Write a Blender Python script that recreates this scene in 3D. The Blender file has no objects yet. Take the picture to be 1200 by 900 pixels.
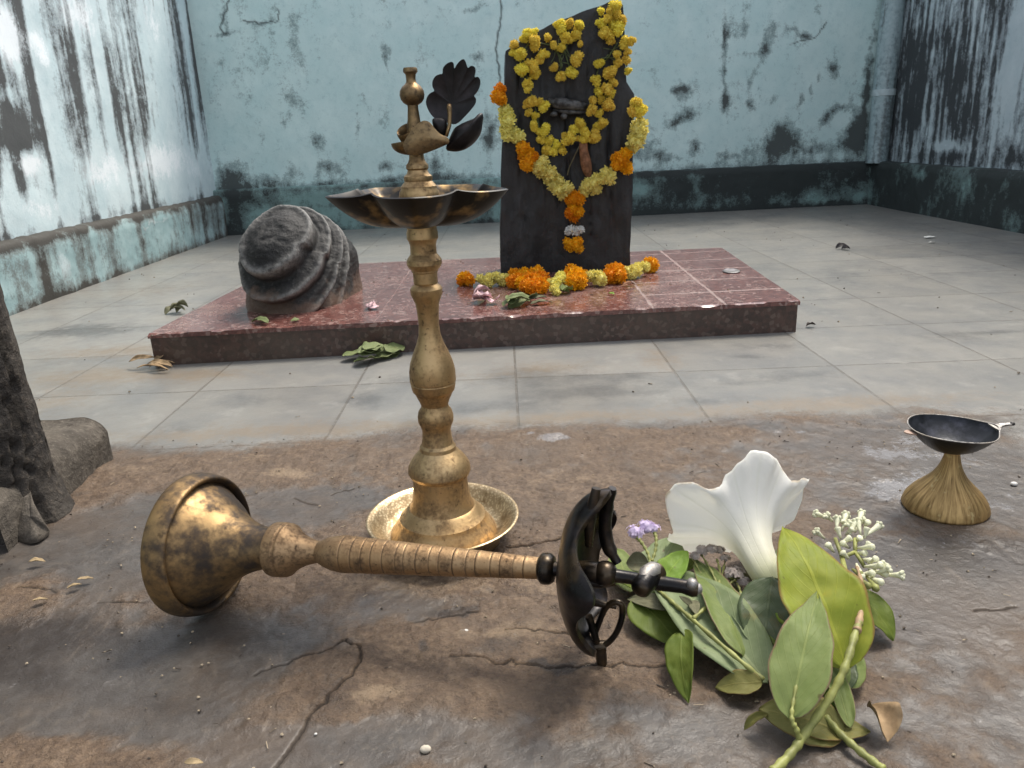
import bpy, math, random
import numpy as np
from mathutils import Vector, Matrix
random.seed(7); RNG=np.random.default_rng(7)
C=bpy.context.scene.collection
pi=math.pi
# ------------------------------------------------------------------ camera
F=900.0; H=0.55; PITCH=math.atan(292/900.0); ROLL=0.04
fwd=np.array([0,math.cos(PITCH),-math.sin(PITCH)]); rt=np.array([1.0,0,0]); up=np.cross(rt,fwd)
cr,sr=math.cos(ROLL),math.sin(ROLL)
r2=cr*rt-sr*up; u2=sr*rt+cr*up
CAM=np.array([0,0,H])
def ray(x,y): return fwd+r2*(x-600)/F-u2*(y-450)/F
def G(x,y,z=0.0):            # world point at height z
    d=ray(x,y); return CAM+d*((z-H)/d[2])
def D(x,y,Y):                # world point at distance Y
    d=ray(x,y); return CAM+d*(Y/d[1])
def PX(p):
    v=np.asarray(p,float)-CAM; a=v@fwd
    return 600+F*(v@r2)/a, 450-F*(v@u2)/a, a
cam=bpy.data.cameras.new('camera'); co=bpy.data.objects.new('camera',cam); C.objects.link(co)
M=Matrix(((r2[0],u2[0],-fwd[0],0),(r2[1],u2[1],-fwd[1],0),(r2[2],u2[2],-fwd[2],H),(0,0,0,1)))
co.matrix_world=M; cam.sensor_width=36; cam.lens=36*F/1200; cam.clip_end=500; cam.clip_start=0.02
bpy.context.scene.camera=co
cam.dof.use_dof=True; cam.dof.focus_distance=1.25; cam.dof.aperture_fstop=20.0

# ------------------------------------------------------------------ noise
def _h(ix,iy,s):
    n=(ix.astype(np.int64)*374761393+iy.astype(np.int64)*668265263+s*982451653)&0x7fffffff
    n=((n^(n>>13))*1274126177)&0x7fffffff
    return ((n^(n>>16))&0xffff)/65535.0
def vn(x,y,s=0):
    x=np.asarray(x,float); y=np.asarray(y,float)
    ix=np.floor(x); iy=np.floor(y); fx=x-ix; fy=y-iy
    fx=fx*fx*fx*(fx*(fx*6-15)+10); fy=fy*fy*fy*(fy*(fy*6-15)+10)
    a=_h(ix,iy,s); b=_h(ix+1,iy,s); c=_h(ix,iy+1,s); d=_h(ix+1,iy+1,s)
    return (a+(b-a)*fx)*(1-fy)+(c+(d-c)*fx)*fy
def fbm(x,y,o=5,s=0,g=.5):
    t=0;a=1;n=0
    for i in range(o):
        t=t+a*vn(np.asarray(x)*2**i+i*17.3,np.asarray(y)*2**i-i*9.1,s+i); n+=a; a*=g
    return t/n
def fbm3(p,sc,o=3,s=0):      # cheap 3-D value from three planes, centred on 0
    p=np.asarray(p)*sc
    return (fbm(p[:,0]+.37*p[:,2],p[:,1],o,s)+fbm(p[:,1],p[:,2]+.31*p[:,0],o,s+31)+fbm(p[:,2]-.2*p[:,1],p[:,0],o,s+57))/3-.5
def sstep(a,b,x):
    t=np.clip((x-a)/(b-a),0,1); return t*t*(3-2*t)

# ------------------------------------------------------------------ node helper
class NT:
    def __init__(s,name):
        m=bpy.data.materials.new(name); m.use_nodes=True; s.m=m; s.t=m.node_tree; s.t.nodes.clear()
        s.out=s.t.nodes.new('ShaderNodeOutputMaterial'); s._oc=None
    def n(s,k,**kw):
        x=s.t.nodes.new('ShaderNode'+k)
        for a,v in kw.items(): setattr(x,a,v)
        return x
    def l(s,a,b):
        if hasattr(a,'is_output'): s.t.links.new(a,b)
        elif b.type=='RGBA': b.default_value=(*a,1) if isinstance(a,(tuple,list)) else (a,a,a,1)
        else: b.default_value=a
    def oc(s):
        if s._oc is None: s._oc=s.n('TexCoord').outputs['Object']
        return s._oc
    def uv(s): return s.n('TexCoord').outputs['UV']
    def vec(s,scale,loc=(0,0,0),rot=(0,0,0),v=None):
        x=s.n('Mapping'); s.l(v or s.oc(),x.inputs['Vector']); x.inputs['Scale'].default_value=scale
        x.inputs['Location'].default_value=loc; x.inputs['Rotation'].default_value=rot; return x.outputs[0]
    def noise(s,sc,det=4,ro=.55,v=None,dist=0):
        x=s.n('TexNoise'); s.l(v or s.oc(),x.inputs['Vector']); x.inputs['Scale'].default_value=sc
        x.inputs['Detail'].default_value=det; x.inputs['Roughness'].default_value=ro; x.inputs['Distortion'].default_value=dist
        return x.outputs['Fac']
    def voro(s,sc,feat='F1',v=None,o='Distance'):
        x=s.n('TexVoronoi',feature=feat); s.l(v or s.oc(),x.inputs['Vector']); x.inputs['Scale'].default_value=sc; return x.outputs[o]
    def attr(s,name,o='Fac'):
        return s.n('Attribute',attribute_name=name).outputs[o]
    def ramp(s,f,*st):
        x=s.n('ValToRGB'); s.l(f,x.inputs['Fac']); e=x.color_ramp.elements
        while len(e)<len(st): e.new(.5)
        for q,(p,c) in zip(e,st):
            q.position=p; q.color=(c,c,c,1) if not isinstance(c,tuple) else (*c,1)
        return x.outputs['Color']
    def mix(s,f,a,b,bt='MIX'):
        x=s.n('Mix',data_type='RGBA',blend_type=bt); s.l(f,x.inputs[0]); s.l(a,x.inputs[6]); s.l(b,x.inputs[7]); return x.outputs[2]
    def ma(s,op,a,b=0.0,c=0.0,clamp=False):
        x=s.n('Math',operation=op,use_clamp=clamp); s.l(a,x.inputs[0]); s.l(b,x.inputs[1]); s.l(c,x.inputs[2]); return x.outputs[0]
    def rng(s,f,a,b,c=0.0,d=1.0,smooth=True):
        x=s.n('MapRange'); x.interpolation_type='SMOOTHSTEP' if smooth else 'LINEAR'
        s.l(f,x.inputs[0]); x.inputs[1].default_value=a; x.inputs[2].default_value=b; x.inputs[3].default_value=c; x.inputs[4].default_value=d
        return x.outputs[0]
    def bump(s,h,dist=.002,st=1.0,nrm=None):
        x=s.n('Bump'); s.l(h,x.inputs['Height']); x.inputs['Distance'].default_value=dist; x.inputs['Strength'].default_value=st
        if nrm: s.l(nrm,x.inputs['Normal'])
        return x.outputs[0]
    def bsdf(s,col,rough=.6,metal=0.0,nrm=None,spec=.5,transl=0.0,tcol=None,coat=0.0,**kw):
        b=s.n('BsdfPrincipled'); s.l(col,b.inputs['Base Color']); s.l(rough,b.inputs['Roughness']); s.l(metal,b.inputs['Metallic'])
        b.inputs['Specular IOR Level'].default_value=spec; s.l(coat,b.inputs['Coat Weight'])
        for k,v in kw.items(): s.l(v,b.inputs[k])
        if nrm: s.l(nrm,b.inputs['Normal'])
        o=b.outputs[0]
        if transl:
            t=s.n('BsdfTranslucent'); s.l(tcol if tcol is not None else col,t.inputs[0])
            if nrm: s.l(nrm,t.inputs['Normal'])
            x=s.n('MixShader'); x.inputs[0].default_value=transl; s.l(o,x.inputs[1]); s.l(t.outputs[0],x.inputs[2]); o=x.outputs[0]
        s.l(o,s.out.inputs[0]); return s.m

# ------------------------------------------------------------------ mesh helper
class MB:
    def __init__(s): s.v=[]; s.f=[]; s.uv={}
    def add(s,vs,fs,uvs=None):
        b=len(s.v); s.v+= [tuple(map(float,q)) for q in vs]; s.f+=[tuple(b+i for i in f) for f in fs]
        if uvs is not None:
            for i,q in enumerate(uvs): s.uv[b+i]=q
        return s
    def lathe(s,prof,seg=48,M=None,close=False):
        vs=[];fs=[]
        for r,z in prof:
            for k in range(seg):
                a=2*pi*k/seg; vs.append((r*math.cos(a),r*math.sin(a),z))
        n=len(prof)
        for i in range(n-1):
            for k in range(seg):
                k2=(k+1)%seg; fs.append((i*seg+k,i*seg+k2,(i+1)*seg+k2,(i+1)*seg+k))
        if M is not None: vs=[M@Vector(v) for v in vs]
        return s.add(vs,fs)
    def tube(s,pts,rad,seg=10,cap=True):
        pts=[Vector(p) for p in pts]; n=len(pts)
        if not hasattr(rad,'__len__'): rad=[rad]*n
        vs=[];fs=[]; ref=None
        for i,p in enumerate(pts):
            t=(pts[min(i+1,n-1)]-pts[max(i-1,0)]).normalized()
            if ref is None: ref=t.orthogonal().normalized()
            ref=(ref-t*ref.dot(t)).normalized(); b=t.cross(ref)
            for k in range(seg):
                a=2*pi*k/seg; vs.append(p+(ref*math.cos(a)+b*math.sin(a))*rad[i])
        for i in range(n-1):
            for k in range(seg):
                k2=(k+1)%seg; fs.append((i*seg+k,i*seg+k2,(i+1)*seg+k2,(i+1)*seg+k))
        if cap: fs+= [tuple(range(seg))[::-1],tuple((n-1)*seg+k for k in range(seg))]
        return s.add(vs,fs)
    def ball(s,c,r,seg=12,rings=8,sc=(1,1,1),rot=None,jit=0):
        vs=[];fs=[];c=Vector(c)
        for i in range(rings+1):
            th=pi*i/rings
            for k in range(seg):
                a=2*pi*k/seg; v=Vector((math.sin(th)*math.cos(a)*sc[0],math.sin(th)*math.sin(a)*sc[1],math.cos(th)*sc[2]))*r
                if jit: v*=1+random.uniform(-jit,jit)
                if rot is not None: v=rot@v
                vs.append(c+v)
        for i in range(rings):
            for k in range(seg):
                k2=(k+1)%seg; fs.append((i*seg+k,(i+1)*seg+k,(i+1)*seg+k2,i*seg+k2))
        return s.add(vs,fs)
def obj(name,mb,mat,parent=None,smooth=True,auto=None,weld=True):
    me=bpy.data.meshes.new(name); off=Vector((0,0,0)); inv=None
    vs=mb.v
    if parent is not None and isinstance(parent,bpy.types.Object):
        p=parent
        while p is not None:
            off=off+p.location; p=p.parent
        vs=[(v[0]-off[0],v[1]-off[1],v[2]-off[2]) for v in vs]
    me.from_pydata(vs,[],mb.f); 
    if mb.uv:
        u=me.uv_layers.new(name='UVMap'); arr=np.zeros((len(me.loops),2),np.float32)
        idx=np.empty(len(me.loops),np.int32); me.loops.foreach_get('vertex_index',idx)
        t=np.array([mb.uv.get(i,(0,0)) for i in range(len(vs))],np.float32); u.data.foreach_set('uv',t[idx].ravel())
    me.materials.append(mat); me.update()
    if smooth:
        me.polygons.foreach_set('use_smooth',[True]*len(me.polygons))
        if auto: me.set_sharp_from_angle(angle=math.radians(auto))
    o=bpy.data.objects.new(name,me); C.objects.link(o)
    if parent is not None: o.parent=parent
    return o
def tag(o,label,cat,group=None,kind=None):
    if label: o['label']=label
    if cat: o['category']=cat
    if group: o['group']=group
    if kind: o['kind']=kind
    return o
def thing(name,loc,label,cat,group=None):
    e=bpy.data.objects.new(name,None); C.objects.link(e); e.location=Vector([float(q) for q in loc]); e.empty_display_size=.05
    return tag(e,label,cat,group)
def fattr(o,name,arr):
    a=o.data.attributes.new(name,'FLOAT','POINT'); a.data.foreach_set('value',np.ascontiguousarray(arr,np.float32))
def crom(pts,n=8,closed=False):
    p=[np.asarray(q,float) for q in pts]; N=len(p); out=[]
    rngi=range(N if closed else N-1)
    for i in rngi:
        g=(lambda k:p[k%N]) if closed else (lambda k:p[min(max(k,0),N-1)])
        a,b,c,d=g(i-1),g(i),g(i+1),g(i+2)
        for k in range(n):
            t=k/n; out.append(.5*((2*b)+(c-a)*t+(2*a-5*b+4*c-d)*t*t+(3*b-a-3*c+d)*t**3))
    if not closed: out.append(p[-1])
    return out
def plate(outline,thick,normal,bulge=0.0,rings=6,noise=0.0,nsc=20,center=None,edge=.85):
    """solid plate from a star-shaped outline of 3-D points; front faces `normal`, which is dished by bulge"""
    P=[np.asarray(q,float) for q in outline]; n=len(P); nr=np.asarray(normal,float); nr/=np.linalg.norm(nr)
    c=np.mean(P,0) if center is None else np.asarray(center,float)
    mb=MB(); vs=[];fs=[]
    for side in (1,-1):
        for i in range(rings+1):
            s=i/rings; rim=1.0 if i<rings else edge
            for q in P: vs.append(c+(q-c)*s+nr*(bulge*(1-s*s)+side*thick/2*rim))
    if noise:
        V=np.array(vs); d=fbm3(V,nsc,4,3)*noise*2
        V=V+np.outer(d,nr); vs=list(V)
    m=(rings+1)*n
    for i in range(rings):
        for k in range(n):
            k2=(k+1)%n
            fs.append((i*n+k,i*n+k2,(i+1)*n+k2,(i+1)*n+k)); fs.append((m+i*n+k,m+(i+1)*n+k,m+(i+1)*n+k2,m+i*n+k2))
    for k in range(n):
        k2=(k+1)%n; fs.append((rings*n+k,rings*n+k2,m+rings*n+k2,m+rings*n+k))
    return mb.add(vs,fs)

# ------------------------------------------------------------------ materials
def brass(name,base=(.53,.375,.195),dark=(.15,.092,.045),amt=.85,rough=.43,nsc=30,black=0.0,bl=(.46,.60),top=1.0):
    t=NT(name); a=t.noise(nsc,6,.65); b=t.noise(nsc*6,4,.6); c=t.noise(nsc*.35,3,.5)
    pat=t.ma('MULTIPLY',t.rng(t.ma('ADD',t.ma('MULTIPLY',a,.65),t.ma('MULTIPLY',b,.35)),.44,.66),amt)
    col=t.mix(t.rng(c,.3,.7),base,(base[0]*.80,base[1]*.74,base[2]*.66)); col=t.mix(pat,col,dark)
    sp=t.rng(t.noise(nsc*4,3,.6),.62,.72); col=t.mix(t.ma('MULTIPLY',sp,.6*amt+.15),col,(.07,.045,.025))
    m=t.ma('MULTIPLY_ADD',pat,-.35,.97); gv=t.attr('groove'); col=t.mix(gv,col,(.035,.022,.014)); m=t.ma('MULTIPLY',m,t.ma('MULTIPLY_ADD',gv,-.7,1.0))
    if black:
        bk=t.ma('MULTIPLY',t.rng(t.ma('ADD',t.ma('MULTIPLY',t.noise(nsc*.45,5,.62),.75),t.ma('MULTIPLY',b,.25)),bl[0],bl[1]),black); col=t.mix(bk,col,(.035,.028,.024)); m=t.ma('SUBTRACT',m,t.ma('MULTIPLY',bk,.3))
    r=t.ma('ADD',t.ma('MULTIPLY',a,.28),t.ma('MULTIPLY_ADD',pat,.2,rough-.12))
    return t.bsdf(col,r,m,t.bump(t.ma('ADD',b,t.ma('MULTIPLY',a,1.2)),.0012,.3))
BRASS=brass('brass'); BRASS2=brass('worn_brass',(.42,.285,.16),(.125,.075,.04),1.0,.52,45)
BRASSB=brass('sooty_brass',(.40,.265,.125),(.095,.055,.026),.95,.48,nsc=16,black=.93,bl=(.36,.58)); BRASSF=brass('finial_brass',(.27,.19,.10),(.065,.045,.027),.95,.38,nsc=40)
def engraved():
    t=NT('engraved_brass'); a=t.noise(40,5,.6); v=t.voro(260); 
    col=t.mix(t.rng(v,.25,.6),(.60,.48,.30),(.38,.28,.16)); col=t.mix(t.rng(a,.5,.7),col,(.2,.14,.07))
    return t.bsdf(col,t.ma('MULTIPLY_ADD',a,.3,.25),.9,t.bump(v,.0006,.4))
BRASSE=engraved()
def blackmetal(name,c=(.012,.012,.014),rough=.3,metal=.55,brown=0.0):
    t=NT(name); a=t.noise(35,5,.6); b=t.noise(200,3,.6)
    col=t.mix(t.rng(a,.45,.75),c,(c[0]*3.2,c[1]*3.0,c[2]*3.2))
    if brown: col=t.mix(t.ma('MULTIPLY',t.rng(t.noise(22,4,.6),.45,.62),brown),col,(.26,.17,.07))
    return t.bsdf(col,t.ma('MULTIPLY_ADD',a,.3,rough-.12),metal,t.bump(t.ma('ADD',a,t.ma('MULTIPLY',b,.4)),.0012,.4))
BLACK=blackmetal('blackened_metal',(.013,.012,.012),.28,.7,.18); t=NT('dark_bronze'); a=t.noise(35,5,.6); gm_=t.rng(t.noise(17,4,.6),.50,.66); BLACK2=t.bsdf(t.mix(t.ma('MULTIPLY',gm_,.8),t.mix(t.rng(a,.45,.75),(.007,.0065,.006),(.020,.015,.011)),(.33,.215,.095)),t.ma('MULTIPLY_ADD',a,.25,.28),t.ma('MULTIPLY_ADD',gm_,.6,.25),t.bump(a,.001,.3),.3)
PANM=blackmetal('pan_metal',(.016,.018,.022),.38,.6)
BLACK3=blackmetal('fan_metal',(.010,.0085,.0085),.42,.5)
STEEL=brass('grey_metal',(.40,.39,.38),(.12,.115,.11),.8,.55,60)
def simple(name,c,rough=.7,var=.25,sc=20,bump=.002,bs=.5,transl=0.0,spec=.4,oi=0.0):
    t=NT(name); a=t.noise(sc,5,.6); lo=tuple(x*(1-var) for x in c); hi=tuple(min(1,x*(1+var)) for x in c)
    col=t.mix(t.rng(a,.3,.7),lo,hi)
    if oi:
        r=t.n('ObjectInfo').outputs['Random']; hs=t.n('HueSaturation'); t.l(col,hs.inputs['Color'])
        t.l(t.ma('MULTIPLY_ADD',r,oi*.12,.5-oi*.06),hs.inputs['Hue']); t.l(t.ma('MULTIPLY_ADD',r,oi*.5,1-oi*.25),hs.inputs['Value']); col=hs.outputs[0]
    return t.bsdf(col,rough,0.0,t.bump(a,bump,bs),spec,transl)
YEL=simple('yellow_petal',(.86,.69,.10),.6,.14,60,.0005,.2,.25,.3,.25)
PALE=simple('pale_yellow_petal',(.84,.76,.22),.6,.14,60,.0005,.2,.25,.3,.2)
ORA=simple('orange_petal',(.84,.36,.008),.6,.16,60,.0005,.2,.22,.3,.3)
WHT=simple('white_petal',(.80,.80,.76),.6,.1,50,.0005,.2,.2,.3)
LAV=simple('lavender_petal',(.66,.56,.74),.6,.15,80,.0005,.2,.3,.3)
CREAM=simple('cream_bud',(.76,.76,.56),.5,.14,60,.0005,.2,.25,.3)
PINK=simple('pink_petal',(.66,.46,.48),.6,.5,35,.001,.3,.2,.3)
GREENST=simple('green_stem',(.24,.25,.075),.5,.35,45,.0008,.4,.08,.4)
DKSTEM=simple('dark_stem',(.10,.085,.045),.6,.3,60,.0008,.4)
DRY=simple('dry_leaf',(.30,.21,.12),.75,.4,50,.002,.6,.15,.2)
DRYB=simple('dry_brown_petal',(.22,.105,.055),.7,.4,60,.002,.6,.1,.2)
THREAD=simple('thread',(.05,.035,.02),.8)
DEBRIS=simple('debris',(.10,.075,.055),.85,.6,300)
PAPER=simple('paper_scrap',(.62,.62,.58),.8,.15,90)
def leafmat(name,c,c2,edge=None,transl=.45,rough=.52,vein=.30):
    t=NT(name); uv=t.uv(); sp=t.n('SeparateXYZ'); t.l(uv,sp.inputs[0]); u,v=sp.outputs[0],sp.outputs[1]
    av=t.ma('ABSOLUTE',t.ma('SUBTRACT',v,.5))
    mid=t.rng(av,.012,.03,1,0)
    ph=t.ma('MULTIPLY_ADD',av,-7.0,t.ma('MULTIPLY',u,9.0)); fr=t.ma('ABSOLUTE',t.ma('SUBTRACT',t.ma('FRACT',ph),.5))
    side=t.ma('MULTIPLY',t.rng(fr,.0,.07,1,0),.55)
    vn_=t.ma('MULTIPLY',t.ma('MAXIMUM',mid,side),t.rng(t.noise(40,3,.6),.25,.6,.35,1.0))
    a=t.noise(28,5,.6); b=t.noise(130,4,.6)
    col=t.mix(t.rng(a,.3,.7),c,c2); col=t.mix(t.ma('MULTIPLY',t.rng(t.noise(13,5,.65),.42,.68),.5),col,(c[0]*.55,c[1]*.62,c[2]*.5)); col=t.mix(t.ma('MULTIPLY',b,.3),col,(c[0]*.5,c[1]*.5,c[2]*.4)); pch=t.rng(t.noise(9,6,.7),.60,.70); col=t.mix(t.ma('MULTIPLY',pch,.45),col,(min(1,c[0]*1.5+.05),c[1]*1.1,c[2]*.8))
    col=t.mix(t.ma('MULTIPLY',vn_,vein),col,(min(1,c[0]*1.9+.06),min(1,c[1]*1.6+.06),min(1,c[2]*1.7+.03)))
    sp_=t.rng(t.noise(75,2,.5),.70,.74); col=t.mix(t.ma('MULTIPLY',sp_,.6),col,(.12,.07,.03))
    if edge: col=t.mix(t.ma('MULTIPLY',t.rng(t.ma('ADD',av,t.ma('MULTIPLY',t.ma('SUBTRACT',b,.5),.06)),.455,.5),.8),col,edge)
    return t.bsdf(col,t.ma('MULTIPLY_ADD',a,.25,rough-.1),0.0,t.bump(t.ma('SUBTRACT',a,t.ma('MULTIPLY',vn_,.6)),.0015,.5),.28,transl)
LF=dict(
 yellow=leafmat('leaf_yellow_green',(.30,.36,.040),(.43,.45,.060),(.30,.16,.07)),
 pale=leafmat('leaf_pale',(.24,.31,.095),(.32,.38,.14),(.30,.16,.13)),
 grey=leafmat('leaf_grey_underside',(.23,.29,.14),(.31,.36,.20),None,.3,.55,.25),
 dark=leafmat('leaf_dark',(.07,.10,.045),(.12,.15,.075),None,.15,.38,.2),
 mid=leafmat('leaf_mid',(.14,.20,.03),(.22,.27,.05),None),
 bright=leafmat('leaf_bright',(.20,.34,.04),(.28,.40,.06),None,.35),
 olive=leafmat('leaf_olive',(.26,.25,.07),(.36,.33,.12),(.25,.15,.06)),
 wilt=leafmat('leaf_wilted',(.15,.19,.07),(.25,.28,.13),None,.15,.6),
 drab=leafmat('leaf_drab',(.12,.12,.07),(.20,.19,.11),None,.1,.7))
def datura():
    t=NT('white_bloom'); sp=t.n('SeparateXYZ'); t.l(t.uv(),sp.inputs[0]); u=sp.outputs[0]
    a=t.noise(30,4,.6); col=t.ramp(u,(.0,(.40,.46,.14)),(.12,(.72,.73,.46)),(.36,(.86,.85,.74)),(.70,(.90,.895,.86)))
    v=sp.outputs[1]; rb=t.ma('ABSOLUTE',t.ma('SUBTRACT',t.ma('FRACT',t.ma('MULTIPLY_ADD',a,.12,t.ma('MULTIPLY',v,15.0))),.5)); ribs=t.rng(rb,0.0,.10,1,0); col=t.mix(t.ma('MULTIPLY',ribs,.10),col,(.74,.74,.56)); col=t.mix(t.ma('MULTIPLY',a,.08),col,(.62,.58,.42))
    br_=t.ma('MULTIPLY',t.rng(u,.965,1.0),t.rng(t.noise(25,4,.6),.52,.62)); col=t.mix(t.ma('MULTIPLY',br_,.6),col,(.45,.32,.15))
    return t.bsdf(col,.48,0.0,t.bump(t.ma('ADD',t.ma('MULTIPLY',ribs,.2),t.noise(1,5,.6,t.vec((60,60,30)))),.0025,.35),.3,.48)
BLOOM=datura()

# ------------------------------------------------------------------ world and sun
w=bpy.data.worlds.new('World'); bpy.context.scene.world=w; w.use_nodes=True
nt=w.node_tree; nt.nodes.clear(); sky=nt.nodes.new('ShaderNodeTexSky'); sky.sky_type='NISHITA'; sky.sun_disc=False
SUN_EL=math.radians(62); SUN_AZ=math.radians(42)   # azimuth from +Y towards +X; sun stands behind the back wall, to the right
sky.sun_elevation=SUN_EL; sky.sun_rotation=SUN_AZ; sky.air_density=1.0; sky.dust_density=3.0; sky.ozone_density=1.0; sky.altitude=0
bg=nt.nodes.new('ShaderNodeBackground'); bg.inputs[1].default_value=.15; ow=nt.nodes.new('ShaderNodeOutputWorld')
hs=nt.nodes.new('ShaderNodeHueSaturation'); hs.inputs['Saturation'].default_value=.36; nt.links.new(sky.outputs[0],hs.inputs['Color']); nt.links.new(hs.outputs[0],bg.inputs[0]); nt.links.new(bg.outputs[0],ow.inputs[0])
sl=bpy.data.lights.new('sun','SUN'); sl.energy=1.45; sl.angle=math.radians(16); sl.color=(1,.92,.79)
so=bpy.data.objects.new('sun',sl); C.objects.link(so)
dvec=Vector((math.sin(SUN_AZ)*math.cos(SUN_EL),math.cos(SUN_AZ)*math.cos(SUN_EL),math.sin(SUN_EL)))
so.rotation_euler=dvec.to_track_quat('Z','Y').to_euler(); so.location=(-2,4,6)
vs_=bpy.context.scene.view_settings; vs_.view_transform='Standard'; vs_.look='None'; vs_.exposure=1.12; vs_.gamma=1; vs_.use_curve_mapping=False
bpy.context.scene.cycles.use_denoising=True
#PART2
# ================================================================== GROUND
def axis_coords(segs):
    out=[]
    for a,b,st in segs: out+=list(np.arange(a,b-1e-6,st))
    out.append(segs[-1][1]); return np.array(out)
gx=axis_coords([(-60,-12,8),(-12,-2.4,.8),(-2.4,-1.05,.012),(-1.05,-.62,.006),(-.62,.98,.0022),(.98,1.3,.006),(1.3,2.8,.012),(2.8,12,.8),(12,60,8)])
gy=axis_coords([(-40,-6,6),(-6,.42,.3),(.42,.50,.006),(.50,1.18,.0021),(1.18,1.22,.004),(1.22,1.6,.006),(1.6,5.6,.014),(5.6,14,.9),(14,60,8)])
X,Y=np.meshgrid(gx,gy); nx,ny=len(gx),len(gy); X=X.ravel(); Y=Y.ravel()
wx=X+.05*(fbm(X*9,Y*9,4,3)-.5)+.012*(fbm(X*60,Y*60,3,5)-.5); wy=Y+.05*(fbm(X*9,Y*9,4,11)-.5)+.012*(fbm(X*60,Y*60,3,15)-.5)
def blobs(lst,wx=wx,wy=wy):
    f=np.zeros_like(wx)
    for px,py,rx,ry,wt,*rot in lst:
        p=G(px,py); a=math.radians(rot[0]) if rot else 0
        dx=wx-p[0]; dy=wy-p[1]; q=((dx*math.cos(a)+dy*math.sin(a))/rx)**2+((-dx*math.sin(a)+dy*math.cos(a))/ry)**2
        m=q<9; f[m]+=wt*np.exp(-q[m])
    return f
front=1-sstep(-.05,.09,wy-(1.40-.02*(fbm(X*4,Y*0+3,3,9)-.5)-.06*np.exp(-((X+.55)/.18)**2)))
front=np.where(X>.78,front*(1-.55*sstep(.78,.95,wx)),front)
grey=blobs([(110,640,.13,.12,1.3),(60,810,.22,.07,1.1,-20),(230,790,.16,.05,1.0),(250,750,.1,.05,.7),(360,588,.13,.06,1.3),(280,868,.11,.035,1.1),(470,868,.1,.03,.7),(1100,560,.25,.12,1.0),(1090,690,.2,.09,1.0),
  (640,880,.05,.03,.6),(500,712,.05,.02,.5),(1060,850,.22,.04,.6),(1030,520,.16,.06,.8),(930,500,.1,.04,.6),(560,868,.03,.03,.5),(850,880,.05,.02,.4),(700,770,.05,.015,.3),
  (20,700,.06,.08,-1.3),(170,556,.14,.05,-1.5),(420,670,.22,.05,-1.2),(540,560,.12,.06,-.7),(680,600,.2,.12,-1.2),(790,512,.2,.04,-1.2),(530,790,.2,.06,-1.2),(690,730,.2,.05,-1.2),
  (110,880,.13,.035,-1.2),(390,810,.09,.05,-1.0,30),(330,552,.035,.02,-2.2),(1000,790,.08,.05,-.5),(880,620,.12,.08,-.8)])
grey=grey+1.5*(fbm(X*7,Y*7,5,21)-.5)+.7*(fbm(X*40,Y*40,4,22)-.5)
greym=sstep(-.55,.65,grey)
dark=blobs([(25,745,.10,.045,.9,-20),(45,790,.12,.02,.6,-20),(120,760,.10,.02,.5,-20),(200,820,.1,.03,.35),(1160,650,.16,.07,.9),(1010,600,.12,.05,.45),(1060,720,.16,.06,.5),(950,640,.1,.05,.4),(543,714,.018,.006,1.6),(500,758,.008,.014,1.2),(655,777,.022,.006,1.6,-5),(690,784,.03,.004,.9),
  (1150,500,.13,.06,1.0),(1120,585,.1,.03,.5),(385,825,.03,.05,.6),(900,760,.1,.05,.5),(830,545,.06,.01,.4),(450,700,.05,.02,.4),(620,610,.05,.03,.5),(340,790,.05,.03,.4),(750,700,.09,.03,.35),(575,760,.05,.018,.4)])
dark=dark+.9*np.clip(fbm(X*11,Y*11,5,33)-.56,0,1)*2
tan=blobs([(330,556,.05,.022,1.4),(425,822,.022,.012,1.3),(300,535,.06,.02,.6),(455,690,.1,.03,.8),(560,590,.1,.05,.5),(640,690,.1,.03,.6),(470,770,.03,.03,.4),(680,560,.12,.05,.5),(880,900,.1,.04,.3),(590,742,.06,.02,.7),(160,550,.1,.04,.5),(1020,870,.06,.03,.2)])
pale=blobs([(1045,528,.065,.035,.85),(1070,512,.07,.025,.6),(1040,575,.045,.05,.9),(1085,565,.05,.05,.6),(1130,540,.06,.05,.35),(648,513,.024,.016,1.8),(622,509,.008,.006,1.3),(1170,590,.06,.05,.4),(935,508,.014,.007,.8),(915,508,.008,.004,.9),(1130,640,.08,.02,.25)])
tstain=blobs([(95,387,.16,.10,.7),(250,360,.08,.05,.5),(480,500,.06,.05,.7),(630,440,.15,.08,.45),(700,460,.2,.07,.45),(590,497,.05,.03,.7),(905,405,.14,.06,.5),(880,418,.05,.02,.5),(930,440,.12,.05,.4),(1120,395,.1,.05,.35),(1160,390,.12,.03,.5),(870,448,.08,.03,.35),(820,470,.1,.03,.35),(1000,320,.5,.25,.2),(830,260,.4,.3,.3),(420,470,.05,.07,.5),(300,470,.12,.05,.3),(460,445,.12,.05,.4),(215,500,.1,.04,.3),(560,480,.12,.04,.3),(740,440,.06,.04,.4)])
tdirt=blobs([(150,410,.25,.08,.8),(120,440,.2,.08,.8),(240,440,.12,.05,.6),(640,430,.12,.05,.5),(770,420,.06,.12,.6),(310,345,.1,.1,.5),(180,340,.2,.2,.4),(700,488,.5,.04,.55),(300,506,.4,.05,.6),(1000,470,.3,.04,.6),(560,440,.2,.05,.3),(60,470,.1,.1,.5)])
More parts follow.
